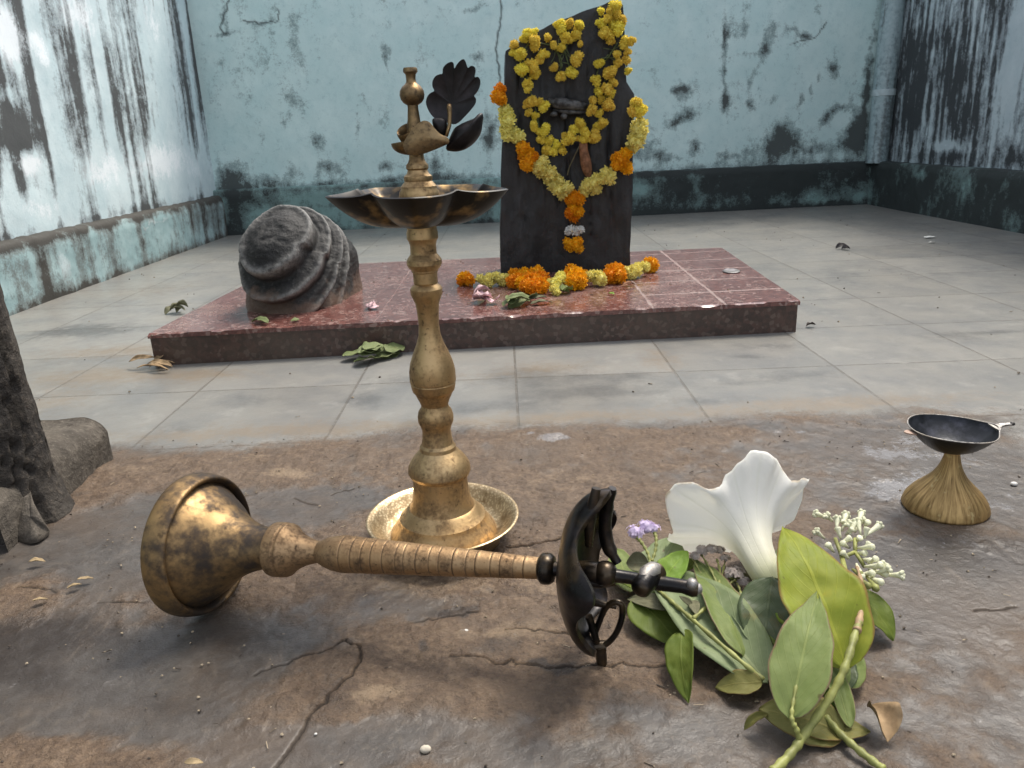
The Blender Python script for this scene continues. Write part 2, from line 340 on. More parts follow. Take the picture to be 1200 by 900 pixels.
# cracks and slab edges (in metres, from points on the ground)
cr=[]
def crack(pts,wd,dep,jit=.004):
    P=[G(*p)[:2] for p in pts]; Q=[]
    for a,b in zip(P[:-1],P[1:]):
        n=max(2,int(np.linalg.norm(b-a)/.007))
        for k in range(n): Q.append(a+(b-a)*k/n+RNG.normal(0,jit/2,2))
    Q.append(P[-1]); cr.append((np.array(Q),max(wd*.62,.0017),dep*.6))
crack([(322,900),(345,870),(375,828),(408,795),(423,772),(418,758),(400,750)],.0030,.006,.003)
crack([(405,750),(380,762),(345,772),(300,790),(300,790)],.0020,.003,.003)
crack([(528,770),(560,774),(640,780),(705,783),(790,782)],.0020,.003)
crack([(20,686),(60,688),(66,694)],.0030,.004,.001); crack([(112,705),(166,706)],.0024,.003,.001)
crack([(595,641),(630,638),(662,632)],.005,.006,.002)
crack([(490,727),(520,722),(560,716)],.002,.002)
crack([(345,582),(360,588),(372,591)],.0022,.002,.002); crack([(390,578),(415,572)],.0022,.002,.004); crack([(1140,715),(1170,716),(1190,712)],.0026,.003,.003)

crack([(712,720),(690,735),(640,741),(590,738)],.0018,.002,.004); 
crk=np.zeros_like(X); 
nearm=np.where((Y>.4)&(Y<1.5)&(np.abs(X)<1.3))[0]; xn=wx[nearm]*.25+X[nearm]*.75; yn=wy[nearm]*.25+Y[nearm]*.75
cz=np.zeros(len(nearm))
for Q,wd,dep in cr:
    lo=Q.min(0)-.02; hi=Q.max(0)+.02; m=np.where((xn>lo[0])&(xn<hi[0])&(yn>lo[1])&(yn<hi[1]))[0]
    if not len(m): continue
    px=xn[m];py=yn[m];dm=np.full(len(m),9.)
    for a,b in zip(Q[:-1],Q[1:]):
        d=b-a;L=max(d@d,1e-9);t=np.clip(((px-a[0])*d[0]+(py-a[1])*d[1])/L,0,1)
        dm=np.minimum(dm,np.hypot(px-a[0]-t*d[0],py-a[1]-t*d[1]))
    v=1-sstep(wd*.4,wd*1.35,dm); crk[nearm[m]]=np.maximum(crk[nearm[m]],v); cz[m]-=dep*v
    tan[nearm[m]]+=.35*np.exp(-((dm-.010)/.008)**2)*(fbm(px*60,py*60,3,8))
Z=np.zeros_like(X); Z[nearm]+=cz
rough=(fbm(X*22,Y*22,5,41)-.5)*.0080*front*(1.2-greym)+(fbm(X*90,Y*90,4,42)-.5)*.0042*front*(1.25-greym)+(fbm(X*240,Y*240,2,43)-.5)*.0016*front*(1.1-greym)
dirtup=front*(1-greym)*.0035*fbm(X*14,Y*14,4,55)
Z+=rough+dirtup-(1-greym)*0+ (fbm(X*1.3,Y*1.3,3,44)-.5)*.004
Z-=.001
idx=np.arange(nx*ny).reshape(ny,nx); fa=np.stack([idx[:-1,:-1],idx[:-1,1:],idx[1:,1:],idx[1:,:-1]],-1).reshape(-1,4)
me=bpy.data.meshes.new('ground'); me.vertices.add(nx*ny); me.vertices.foreach_set('co',np.stack([X,Y,Z],1).astype(np.float32).ravel())
me.loops.add(fa.size); me.loops.foreach_set('vertex_index',fa.astype(np.int32).ravel()); me.polygons.add(len(fa))
me.polygons.foreach_set('loop_start',np.arange(0,fa.size,4,dtype=np.int32)); me.polygons.foreach_set('use_smooth',np.ones(len(fa),bool)); me.update()
ground=bpy.data.objects.new('ground',me); C.objects.link(ground); ground['kind']='structure'
for n_,a_ in dict(front=front,grey=greym,dark=dark,tan=tan,pale=pale,tstain=tstain,tdirt=tdirt,crack=crk).items(): fattr(ground,n_,a_)
def groundmat():
    t=NT('courtyard_floor'); A=t.attr
    n1=t.noise(6,6,.6); n2=t.noise(28,6,.65); n3=t.noise(130,5,.7); n4=t.noise(420,3,.6)
    mixn=t.ma('ADD',t.ma('MULTIPLY',n2,.5),t.ma('MULTIPLY',n3,.5))
    # --- tiles
    br=t.n('TexBrick'); br.offset=0; br.squash=1; t.l(t.vec((1,1,1),(-.0095,-.30,0)),br.inputs['Vector'])
    br.inputs['Color1'].default_value=(.165,.162,.152,1); br.inputs['Color2'].default_value=(.24,.235,.22,1); br.inputs['Mortar'].default_value=(.15,.14,.125,1)
    br.inputs['Scale'].default_value=1; br.inputs['Mortar Size'].default_value=.0030; br.inputs['Mortar Smooth'].default_value=.25; br.inputs['Brick Width'].default_value=.3775; br.inputs['Row Height'].default_value=.36
    jn=t.ma('MULTIPLY',br.outputs['Fac'],t.rng(n2,.32,.52,.15,1.0))
    tb=t.mix(t.rng(n1,.32,.7),(.225,.212,.185),(.128,.131,.130)); tb=t.mix(.5,tb,br.outputs['Color'])
    ts=t.rng(t.ma('ADD',t.ma('MULTIPLY',A('tstain'),1.45),t.ma('ADD',t.ma('MULTIPLY',t.ma('SUBTRACT',n1,.5),1.3),t.ma('MULTIPLY',t.ma('SUBTRACT',mixn,.5),1.6))),.12,.95)
    tb=t.mix(t.ma('MULTIPLY',ts,.72),tb,(.062,.064,.064)); tb=t.mix(t.ma('MULTIPLY',t.rng(t.noise(11,6,.7),.55,.68),.4),tb,(.29,.28,.255))
    td=t.rng(t.ma('ADD',A('tdirt'),t.ma('MULTIPLY',t.ma('SUBTRACT',mixn,.5),2.4)),.05,.9); tb=t.mix(t.ma('MULTIPLY',td,.68),tb,(.195,.148,.098))
    tb=t.mix(t.ma('MULTIPLY',t.rng(n3,.55,.75),.22),tb,(.31,.30,.275)); tb=t.mix(t.ma('MULTIPLY',t.rng(n4,.62,.72),.35),tb,(.12,.11,.10))
    tb=t.mix(t.ma('MULTIPLY',jn,.42),tb,(.085,.072,.058))
    # --- worn front slabs: brown earth rubbed into dark damp cement
    n5=t.noise(60,6,.72); n6=t.noise(900,2,.6)
    cem=t.mix(t.rng(n2,.3,.7),(.060,.057,.055),(.110,.103,.097)); cem=t.mix(t.ma('MULTIPLY',t.rng(n5,.50,.72),.45),cem,(.17,.145,.115)); cem=t.mix(t.ma('MULTIPLY',t.rng(n1,.42,.66),.6),cem,(.105,.078,.056))
    dirt=t.mix(t.rng(mixn,.36,.64),(.082,.054,.035),(.190,.134,.088)); dirt=t.mix(t.ma('MULTIPLY',t.rng(n4,.5,.68),.55),dirt,(.060,.038,.024))
    dirt=t.mix(t.ma('MULTIPLY',t.rng(n5,.52,.66),.55),dirt,(.26,.19,.125)); dirt=t.mix(t.ma('MULTIPLY',t.rng(n1,.42,.65),.4),dirt,(.135,.105,.080))
    gm=t.rng(t.ma('ADD',A('grey'),t.ma('MULTIPLY',t.ma('SUBTRACT',t.ma('ADD',t.ma('MULTIPLY',n2,.5),t.ma('ADD',t.ma('MULTIPLY',n1,.25),t.ma('MULTIPLY',n5,.25))),.5),2.2)),.10,1.0)
    fr=t.mix(gm,dirt,cem)
    tn=t.rng(t.ma('ADD',A('tan'),t.ma('MULTIPLY',t.ma('SUBTRACT',mixn,.5),3.0)),.25,1.15); fr=t.mix(t.ma('MULTIPLY',tn,.7),fr,(.30,.228,.152))
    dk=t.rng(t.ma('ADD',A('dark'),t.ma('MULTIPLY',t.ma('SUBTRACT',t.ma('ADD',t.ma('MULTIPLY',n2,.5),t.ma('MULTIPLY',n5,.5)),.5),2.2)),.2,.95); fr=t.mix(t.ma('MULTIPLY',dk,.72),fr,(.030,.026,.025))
    fr=t.mix(t.ma('MULTIPLY',t.rng(n6,.66,.74),.5),fr,(.30,.24,.17)); fr=t.mix(t.ma('MULTIPLY',t.rng(n6,.34,.26),.6),fr,(.025,.018,.014))
    sc=t.noise(1,5,.7,t.vec((38,7,1),(0,0,0),(0,0,.5))); fr=t.mix(t.ma('MULTIPLY',t.rng(sc,.60,.72),.35),fr,(.22,.185,.15))
    fr=t.mix(1.0,fr,(.80,.765,.73),'MULTIPLY')
    frm=t.rng(t.ma('ADD',A('front'),t.ma('MULTIPLY',t.ma('SUBTRACT',t.ma('ADD',t.ma('MULTIPLY',n2,.7),t.ma('MULTIPLY',n3,.3)),.5),1.5)),.15,.85)
    col=t.mix(frm,tb,fr)
    col=t.mix(t.ma('MULTIPLY',t.rng(A('crack'),.10,.95),.80),col,(.020,.016,.013))
    pl=t.rng(t.ma('ADD',A('pale'),t.ma('MULTIPLY',t.ma('SUBTRACT',mixn,.5),3.6)),.38,.75); col=t.mix(t.ma('MULTIPLY',pl,.5),col,(.30,.30,.31))  # wet patches: sky reflection partly put into the colour as a pale tint
    # gloss: damp smooth cement shines, dirt does not
    rgh=t.mix(frm,t.ma('MULTIPLY_ADD',n2,.30,.20),t.mix(gm,t.ma('MULTIPLY_ADD',n3,.25,.44),t.ma('MULTIPLY_ADD',n5,.45,.16)))
    rgh=t.mix(dk,rgh,t.ma('MULTIPLY_ADD',n2,.3,.2)); rgh=t.mix(pl,rgh,.07); rgh=t.mix(t.rng(A('crack'),.02,.3),rgh,.97)
    hb=t.ma('ADD',t.ma('MULTIPLY',n3,.6),t.ma('MULTIPLY',n4,.4)); hb=t.ma('MULTIPLY',hb,t.ma('MULTIPLY_ADD',t.ma('MULTIPLY',frm,t.ma('SUBTRACT',1.15,gm)),1.0,.12)); hb=t.ma('SUBTRACT',hb,t.ma('MULTIPLY',jn,t.ma('MULTIPLY',t.ma('SUBTRACT',1,frm),.35)))
    return t.bsdf(col,rgh,0.0,t.bump(t.ma('ADD',hb,t.ma('MULTIPLY',t.ma('MULTIPLY',n5,.32),frm)),.0050,.75),.38)
me.materials.append(groundmat())

# ================================================================== WALLS
def resample(pts,step):
    pts=[np.asarray(p,float) for p in pts]; out=[]
    for a,b in zip(pts[:-1],pts[1:]):
        n=max(1,int(round(np.linalg.norm(b-a)/(step if np.linalg.norm(b-a)<20 else 9)))); out+=[a+(b-a)*k/n for k in range(n)]
    out.append(pts[-1]); return np.array(out)
def sweep(path,profile,pstep,qstep,name,mat,parent,noise=.003,nsc=9,seed=0):
    """profile = closed list of (offset into the room, z); path = plan points; room side is to the LEFT of the path direction"""
    P=resample(path,pstep); n=len(P); T=np.gradient(P,axis=0); T/=np.linalg.norm(T,axis=1)[:,None]; Nn=np.stack([-T[:,1],T[:,0]],1)
    Q=resample(list(profile)+[profile[0]],qstep)[:-1]; m=len(Q); S=np.concatenate([[0],np.cumsum(np.linalg.norm(np.diff(P,axis=0),axis=1))])
    V=np.zeros((n,m,3)); V[:,:,:2]=P[:,None,:]+Nn[:,None,:]*Q[None,:,0,None]; V[:,:,2]=Q[None,:,1]
    s=np.repeat(S,m); z=np.tile(Q[:,1],n); o=np.tile(Q[:,0],n)
    d=(fbm(s*nsc+o*7,z*nsc+o*5,5,seed)-.5)*2*noise; V=V.reshape(-1,3); V[:,:2]+=np.repeat(Nn,m,0)*d[:,None]; V[:,2]+=(fbm(s*nsc*1.7+3,z*3+o*9,4,seed+5)-.5)*noise*1.5
    mb=MB(); fs=[]
    for i in range(n-1):
        for k in range(m):
            k2=(k+1)%m; fs.append((i*m+k,(i+1)*m+k,(i+1)*m+k2,i*m+k2))
    fs+= [tuple(range(m)),tuple((n-1)*m+k for k in range(m))[::-1]]
    mb.v=[tuple(v) for v in V]; mb.f=fs
    ob=obj(name,mb,mat,parent,auto=50); return ob,V,s,z
def wallmat(name,base,base2,mold,mold2,streak,under=(.55,.6,.6),rough=.8,horiz=False):
    t=NT(name); A=t.attr; n1=t.noise(5,6,.6); n2=t.noise(24,6,.65); n3=t.noise(110,5,.7)
    mx=t.ma('ADD',t.ma('MULTIPLY',n2,.55),t.ma('MULTIPLY',n3,.45))
    col=t.mix(t.rng(n1,.3,.7),base,base2); col=t.mix(t.ma('MULTIPLY',t.rng(mx,.48,.66),.45),col,(base[0]*.66,base[1]*.76,base[2]*.78)); col=t.mix(t.ma('MULTIPLY',t.rng(n1,.52,.68),.35),col,(base[0]*1.22,base[1]*1.16,base[2]*1.14))
    wv=t.vec(streak); st1=t.noise(1,6,.62,wv); 
    lt=t.rng(t.ma('ADD',A('light'),t.ma('ADD',t.ma('MULTIPLY',t.ma('SUBTRACT',mx,.5),2.2),t.ma('MULTIPLY',t.ma('SUBTRACT',st1,.5),.8))),.35,.85); col=t.mix(lt,col,under)
    n4=t.noise(260,3,.65); mm=t.ma('ADD',A('mold'),t.ma('ADD',t.ma('MULTIPLY',t.ma('SUBTRACT',mx,.5),2.3),t.ma('ADD',t.ma('MULTIPLY',t.ma('SUBTRACT',st1,.5),1.5),t.ma('MULTIPLY',t.ma('SUBTRACT',n4,.5),.5))))
    f1=t.rng(mm,.10,.60); f2=t.rng(mm,.55,.98)
    col=t.mix(t.ma('MULTIPLY',f1,.66),col,mold2); col=t.mix(t.ma('MULTIPLY',f2,.88),col,mold)
    col=t.mix(t.ma('MULTIPLY',A('crack'),.85),col,(.04,.045,.045))
    h=t.ma('SUBTRACT',t.ma('ADD',t.ma('MULTIPLY',n3,.5),n2),t.ma('MULTIPLY',f2,.5))
    return t.bsdf(col,rough,0.0,t.bump(h,.004,.5),.3)
def wfield(s,z,lst,conv,seed):
    ws=s+.05*(fbm(s*14,z*14,4,seed)-.5); wz=z+.06*(fbm(s*14,z*10,4,seed+3)-.5); f=np.zeros_like(s)
    for px,py,rs,rz,wt,*rot in lst:
        a,b=conv(px,py); r=math.radians(rot[0]) if rot else 0; dx=ws-a;dz=wz-b
        q=((dx*math.cos(r)+dz*math.sin(r))/rs)**2+((-dx*math.sin(r)+dz*math.cos(r))/rz)**2; f+=wt*np.exp(-q)
    return f
HW=1.95; LED=.285
# ---- back wall (path runs right to left so that the room is on its left)
BA=np.array([2.62,5.47]); BB=np.array([-1.92,5.09])
bw=thing('courtyard_wall',((BA[0]+BB[0])/2,(BA[1]+BB[1])/2+.1,0),'pale turquoise plaster wall with blotchy mould behind the garlanded stone slab','wall')
bmat=wallmat('turquoise_plaster',(.53,.70,.69),(.60,.745,.73),(.055,.06,.058),(.15,.20,.20),(9,9,2.2))
ob,V,s,z=sweep([BA,BB],[(0,LED-.02),(0,HW),(.04,HW+.02),(.04,HW+.08),(-.24,HW+.08),(-.24,LED-.02)],.0075,.0075,'plaster_face',bmat,bw,.0035,6,101)
def bconv(px,py):
    d=ray(px,py); n=np.array([BB[1]-BA[1],-(BB[0]-BA[0])]); t=(BA@n)/(d[:2]@n); p=CAM+d*t; return np.linalg.norm(p[:2]-BA),p[2]
mold=wfield(s,z,[(350,18,.16,.09,.35),(350,62,.05,.16,.4,-10),(344,118,.05,.12,.7,-25),(336,138,.05,.05,.5),(262,12,.02,.12,.4),(260,40,.09,.012,.5),(300,25,.1,.015,.45),(454,62,.03,.06,.7),(454,78,.012,.06,.5),(425,112,.012,.06,.5),(418,145,.012,.08,.4),(370,166,.05,.04,.7),(389,196,.10,.05,.7),(451,194,.07,.04,.85),
 (272,210,.10,.09,1.1),(318,212,.13,.05,.8),(345,200,.05,.04,.5),(510,193,.07,.10,.9),(575,158,.07,.10,1.0),(570,135,.05,.05,.6),(560,65,.05,.03,.55),(550,10,.14,.025,.55,-15),(470,30,.1,.02,.35),(460,5,.1,.03,.4),(310,75,.03,.06,.35),(480,210,.3,.03,.5),(258,75,.03,.06,.4),
 (849,30,.012,.25,.55),(853,36,.03,.10,.6,10),(849,100,.012,.2,.55),(850,119,.025,.04,.9),(801,103,.08,.035,.8),(798,112,.04,.07,.7),(801,138,.09,.05,.9,-20),(790,146,.04,.05,.7),(758,150,.05,.06,.5),(758,172,.06,.07,.9),
 (874,66,.09,.02,.55,-5),(895,60,.04,.07,.7),(882,92,.025,.10,.6,15),(878,122,.03,.06,.9),(905,116,.05,.05,.6),(945,42,.14,.02,.6,20),(966,30,.03,.05,.6),(945,45,.04,.06,.6),(976,82,.035,.07,1.0,-30),(960,90,.02,.06,.7),(949,108,.02,.05,.7),(938,122,.02,.06,.7),
 (970,138,.04,.08,.95,30),(985,125,.06,.03,.7),(916,160,.14,.10,1.0),(905,178,.15,.07,.8),(960,176,.2,.06,.7),(1004,160,.08,.14,1.1),(1015,110,.03,.25,.7),(1022,60,.02,.4,.5),(855,182,.12,.05,.7),(817,172,.05,.06,.7),(780,184,.12,.04,.7),(740,182,.1,.05,.6),(958,10,.04,.06,.6),(875,10,.05,.15,.35),(757,27,.03,.04,.5),(760,86,.05,.03,.5),(700,190,.4,.03,.3)],bconv,111)
mold=mold+.55*np.exp(-((z-LED)/.035)**2)+ .75*np.clip(fbm(s*4.5,z*4.5,5,120)-.57,0,1)*2+.18*(fbm(s*1.5,z*1.5,3,121)-.5)+.7*sstep(1.45,1.95,z)*fbm(s*8,z*.8,4,122)-.12
ck=np.zeros_like(s)
def wcrack(pts,wd):
    Q=[np.array(bconv(*p)) for p in pts]; R=[]
    for a,b in zip(Q[:-1],Q[1:]): R+=[a+(b-a)*k/6+RNG.normal(0,.004,2) for k in range(6)]
    R.append(Q[-1])
    for a,b in zip(R[:-1],R[1:]):
        d=b-a;L=d@d;t=np.clip(((s-a[0])*d[0]+(z-a[1])*d[1])/L,0,1); dm=np.hypot(s-a[0]-t*d[0],z-a[1]-t*d[1]); ck[:]=np.maximum(ck,1-sstep(wd*.4,wd*1.6,dm))
wcrack([(584,-70),(586,-10),(587,25),(581,52),(585,80),(587,110)],.0055); wcrack([(267,-20),(266,10),(258,30),(262,40)],.0045); wcrack([(326,10),(326,24),(306,27),(285,24)],.0035)
wcrack([(968,26),(955,44),(925,52)],.003)
fattr(ob,'mold',mold); fattr(ob,'crack',ck); fattr(ob,'light',.25*(fbm(s*3,z*2,3,130)-.3))
pm=wallmat('damp_plinth_plaster',(.17,.27,.26),(.22,.34,.325),(.022,.024,.024),(.07,.085,.083),(8,8,5),(.30,.37,.355),.7)
ob,V,s,z=sweep([BA,BB],[(.06,-.03),(.06,LED-.035),(.05,LED-.004),(.035,LED),(-.1,LED),(-.1,-.03)],.014,.014,'plinth',pm,bw,.005,12,140)
xs=V[:,0]
mold=.10+.72*sstep(-.2,.7,xs)+1.1*(fbm(s*9,z*5,5,155)-.5)+wfield(s,z,[(278,250,.08,.2,.9),(300,232,.2,.04,.6),(390,240,.3,.015,.4),(330,240,.06,.03,.5),(420,255,.05,.05,.6),(355,262,.1,.04,.3),(575,240,.1,.1,.4),(860,215,.5,.1,.3),(960,205,.3,.06,.3),
  (745,222,.08,.05,-.8),(955,232,.10,.06,-.55),(1000,232,.06,.05,-.6),(1018,200,.02,.08,-.5),(800,205,.2,.02,-.2),(440,235,.2,.05,-.3)],bconv,150)+.45*np.exp(-((z-LED+.02)/.02)**2)+.6*np.exp(-(z/.03)**2)+.25*(fbm(s*6,z*6,4,151)-.5)
fattr(ob,'mold',mold); fattr(ob,'crack',0*s); fattr(ob,'light',wfield(s,z,[(745,222,.05,.03,.5),(955,232,.05,.03,.4),(1015,228,.05,.04,.4)],bconv,152))
# ---- left wall
LA=np.array([-1.85,5.12]); LB=np.array([-1.85,-1.2])
lw=thing('courtyard_wall',(-1.95,2,0),'whitewashed wall with dark vertical rain streaks and a low ledge beside the carved boulder','wall')
lm=wallmat('streaked_whitewash',(.52,.635,.66),(.62,.72,.735),(.045,.042,.040),(.22,.25,.265),(2,11,.55),(.80,.85,.87))
ob,V,s,z=sweep([LA,LB],[(0,.235),(0,HW),(.04,HW+.02),(.04,HW+.08),(-.24,HW+.08),(-.24,.235)],.016,.016,'plaster_face',lm,lw,.004,6,201)
def lconv(px,py):
    d=ray(px,py); t=LA[0]/d[0]; p=CAM+d*t; return LA[1]-p[1],p[2]
st=fbm(s*9+.6*z,z*.55,5,210); st2=fbm(s*22+z,z*1.2,4,212); yv=LA[1]-s
mold=.34+2.4*(st-.5)+2.1*(st2-.5)+.62*sstep(.30,.75,z)*fbm(s*2.2,z*1.2,3,213)-.10+wfield(s,z,[(15,160,.2,.12,.9),(30,225,.10,.07,.5),(15,165,.1,.05,.5),(20,210,.05,.05,.6),(45,95,.04,.3,.5),(125,85,.05,.35,.35),(60,190,.04,.3,.45),(155,175,.04,.25,.4),(205,60,.05,.35,.3),(245,80,.03,.6,.6),(262,130,.03,.5,.5),(228,60,.03,.6,.4),
   (190,190,.35,.12,-.75),(120,200,.25,.10,-.6),(35,190,.08,.05,-1.0),(50,245,.2,.05,-.6),(10,235,.15,.08,-.5),(8,40,.10,.12,-1.0),(45,55,.06,.08,-.7),(90,15,.2,.1,-.6),(180,30,.2,.15,-.3),(10,110,.06,.03,-.9),(230,200,.1,.10,-.5)],lconv,220)+.4*np.exp(-((z-.26)/.02)**2)
fattr(ob,'mold',mold); fattr(ob,'crack',0*s)
fattr(ob,'light',.35*(st2-.4)+wfield(s,z,[(190,190,.35,.12,.9),(120,200,.25,.10,.7),(35,195,.10,.05,.9),(50,245,.2,.05,.6),(8,40,.12,.12,1.2),(45,55,.08,.08,.8),(90,15,.2,.12,.9),(180,30,.2,.15,.6),(230,200,.1,.10,.5)],lconv,221))
pl2=wallmat('streaked_ledge_plaster',(.26,.38,.39),(.34,.45,.455),(.042,.033,.026),(.12,.115,.105),(2,16,2.0),(.50,.59,.60),.75)
ob,V,s,z=sweep([LA,LB],[(.055,-.03),(.058,.20),(.05,.238),(.035,.250),(-.1,.256),(-.1,-.03)],.012,.012,'plinth',pl2,lw,.007,11,240)
st=fbm(s*14,z*1.5,5,250); top=(V[:,0]<-1.80)|(z>.246)
mold=.25+1.3*(st-.5)+.9*np.exp(-((z-.235)/.022)**2)*fbm(s*7,z*7,3,251)*1.5+.6*np.exp(-(z/.025)**2)+wfield(s,z,[(225,255,.25,.08,.5),(150,270,.03,.2,.6),(100,295,.10,.1,.3),(255,262,.1,.1,.5),(40,330,.03,.1,.5),(180,265,.12,.1,-.5),(60,310,.1,.06,-.3),(130,285,.10,.06,-.3)],lconv,252)
mold=np.where(z>.243,1.15,mold)
fattr(ob,'mold',mold); fattr(ob,'crack',0*s); fattr(ob,'light',1.0*(fbm(s*18,z*2,4,253)-.45)+wfield(s,z,[(60,310,.1,.06,.5),(165,262,.25,.012,.8)],lconv,254))
# ---- right wall
RA=np.array([2.585,-1.2]); RB=np.array([2.585,5.5])
rw=thing('courtyard_wall',(2.7,2,0),'whitewashed wall blackened by heavy streaks of mould above a black base','wall')
rm=wallmat('blackened_whitewash',(.42,.50,.53),(.48,.56,.585),(.022,.023,.025),(.13,.15,.165),(2,16,.8),(.58,.66,.69))
ob,V,s,z=sweep([RA,RB],[(0,LED-.02),(0,HW),(.04,HW+.02),(.04,HW+.08),(-.24,HW+.08),(-.24,LED-.02)],.016,.016,'plaster_face',rm,rw,.004,6,301)
def rconv(px,py):
    d=ray(px,py); t=RA[0]/d[0]; p=CAM+d*t; return p[1]-RA[1],p[2]
st=fbm(s*7+.3*z,z*1.6,5,310); st2=.6*fbm(s*34,z*3.2,5,311)+.4*fbm(s*90,z*9,4,312)
mold=.45+1.9*(st-.5)+2.8*(st2-.5)+wfield(s,z,[(1075,60,.5,.5,.45),(1090,110,.4,.25,.4),(1120,60,.1,.4,.3),(1170,60,.06,.6,.45),(1060,120,.1,.4,.5),(1100,185,.6,.05,.5),(1140,150,.12,.15,.3),(1190,185,.1,.05,.5),
   (1140,40,.08,.25,-.35),(1185,90,.12,.2,-.6),(1195,30,.12,.3,-.5),(1112,172,.12,.025,-1.2),(1080,20,.2,.1,-.3)],rconv,320)
fattr(ob,'mold',mold); fattr(ob,'crack',0*s); fattr(ob,'light',.6*(st2-.45)+wfield(s,z,[(1185,90,.12,.2,.4),(1112,172,.12,.025,.5)],rconv,321))
ob,V,s,z=sweep([RA,RB],[(.085,-.03),(.08,LED-.035),(.068,LED-.004),(.05,LED),(-.1,LED),(-.1,-.03)],.014,.014,'plinth',pm,rw,.005,12,340)
fattr(ob,'mold',1.02+1.2*(fbm(s*6,z*3,4,350)-.5)+wfield(s,z,[(1095,205,.06,.02,-.6),(1035,225,.15,.08,-.35),(1150,215,.12,.04,-.2),(1180,225,.1,.05,-.2)],rconv,351)); fattr(ob,'crack',0*s); fattr(ob,'light',0*s)
# ---- drainpipe in the far corner
pp=thing('drainpipe',(2.50,5.36,LED),'pale blue painted pipe standing in the corner where the blackened wall begins','pipe')
t=NT('pipe_paint'); a=t.noise(1,5,.6,t.vec((14,14,1.6))); b=t.noise(40,5,.6); pmat=t.bsdf(t.mix(t.ma('MULTIPLY',t.rng(t.ma('ADD',a,t.ma('MULTIPLY',b,.4)),.62,.86),.8),t.mix(t.rng(b,.3,.7),(.34,.44,.46),(.27,.36,.38)),(.07,.08,.082)),.38,0.0,t.bump(b,.001,.3))
PC=Vector((2.525,5.375,0)); mb=MB().lathe([(.0,LED-.01),(.070,LED-.01),(.070,HW+.2),(.0,HW+.2)],32,Matrix.Translation(PC)); obj('pipe_body',mb,pmat,pp,auto=40)
zc=D(1035,108,5.3)[2]
mb=MB().lathe([(.069,zc-.022),(.074,zc-.020),(.0745,zc+.018),(.069,zc+.020)],32,Matrix.Translation(PC)); obj('pipe_collar',mb,simple('collar_paint',(.44,.53,.55),.4,.15,20),pp,auto=40)

# ================================================================== PLATFORM
HP=.087
def granite(name,c1,c2,c3,tiles,rough):
    t=NT(name); v=t.voro(95,o='Color'); sp=t.n('SeparateColor'); t.l(v,sp.inputs[0]); n=t.noise(18,6,.65); n2=t.noise(5,5,.6); n3=t.noise(150,4,.6)
    col=t.mix(t.rng(sp.outputs[0],.2,.9),c1,c2); col=t.mix(t.rng(sp.outputs[1],.8,.9),col,c3); col=t.mix(t.ma('MULTIPLY',t.rng(n,.45,.75),.5),col,(c1[0]*.45,c1[1]*.5,c1[2]*.5))
    if tiles:
        A=t.attr('joint'); dust=t.rng(t.ma('ADD',t.ma('MULTIPLY',n2,.6),t.ma('MULTIPLY',n3,.4)),.45,.72)
        col=t.mix(t.ma('MULTIPLY',dust,.30),col,(.34,.28,.25)); j=t.ma('MULTIPLY',A,t.rng(n,.25,.5,.45,1.0)); col=t.mix(t.ma('MULTIPLY',j,.6),col,(.30,.26,.24))
        r=t.mix(A,t.ma('MULTIPLY_ADD',dust,.28,t.ma('MULTIPLY_ADD',n,.2,rough)),.7)
        return t.bsdf(col,r,0.0,t.bump(t.ma('SUBTRACT',t.ma('MULTIPLY',n3,.25),j),.0015,.5),.55)
    col=t.mix(t.ma('MULTIPLY',t.rng(n2,.4,.7),.45),col,(.105,.080,.060)); col=t.mix(t.ma('MULTIPLY',t.rng(n3,.55,.75),.3),col,(.14,.115,.095))
    return t.bsdf(col,t.ma('MULTIPLY_ADD',n,.4,rough),0.0,t.bump(n3,.001,.4),.5)
GT=granite('red_granite_tiles',(.110,.042,.036),(.175,.075,.062),(.25,.155,.135),True,.06); GS=granite('red_granite_side',(.048,.029,.023),(.078,.041,.031),(.115,.078,.062),False,.2)
pf=thing('stone_platform',(-.07,2.5,0),'low polished red granite platform carrying the garlanded slab and the boulder','platform')
FL=np.array([-.955,1.975]); FR=np.array([.800,2.065]); BR_=np.array([.862,3.085]); BL_=np.array([-.90,3.05])
def bil(u,v): return (FL*(1-u)+FR*u)*(1-v)+(BL_*(1-u)+BR_*u)*v
us=np.linspace(0,1,440); vv=np.linspace(0,1,260); U,Vv=np.meshgrid(us,vv)
XY=(FL*(1-U[...,None])+FR*U[...,None])*(1-Vv[...,None])+(BL_*(1-U[...,None])+BR_*U[...,None])*Vv[...,None]; XX=XY[...,0].ravel();YY=XY[...,1].ravel()
ed_=np.minimum.reduce([YY-(1.975+.0513*(XX+.955)),XX*0+9]); ch=np.exp(-(ed_/.006)**2)*np.clip(fbm(XX*22,YY*3,4,403)-.50,0,1)*.016
mb=MB(); ZZ=HP+(fbm(XX*5,YY*5,3,400)-.5)*.0015-ch
nu,nv=len(us),len(vv); mb.v=[(a,b,c) for a,b,c in zip(XX,YY,ZZ)]; ii=np.arange(nu*nv).reshape(nv,nu); mb.f=[tuple(q) for q in np.stack([ii[:-1,:-1],ii[:-1,1:],ii[1:,1:],ii[1:,:-1]],-1).reshape(-1,4).tolist()]
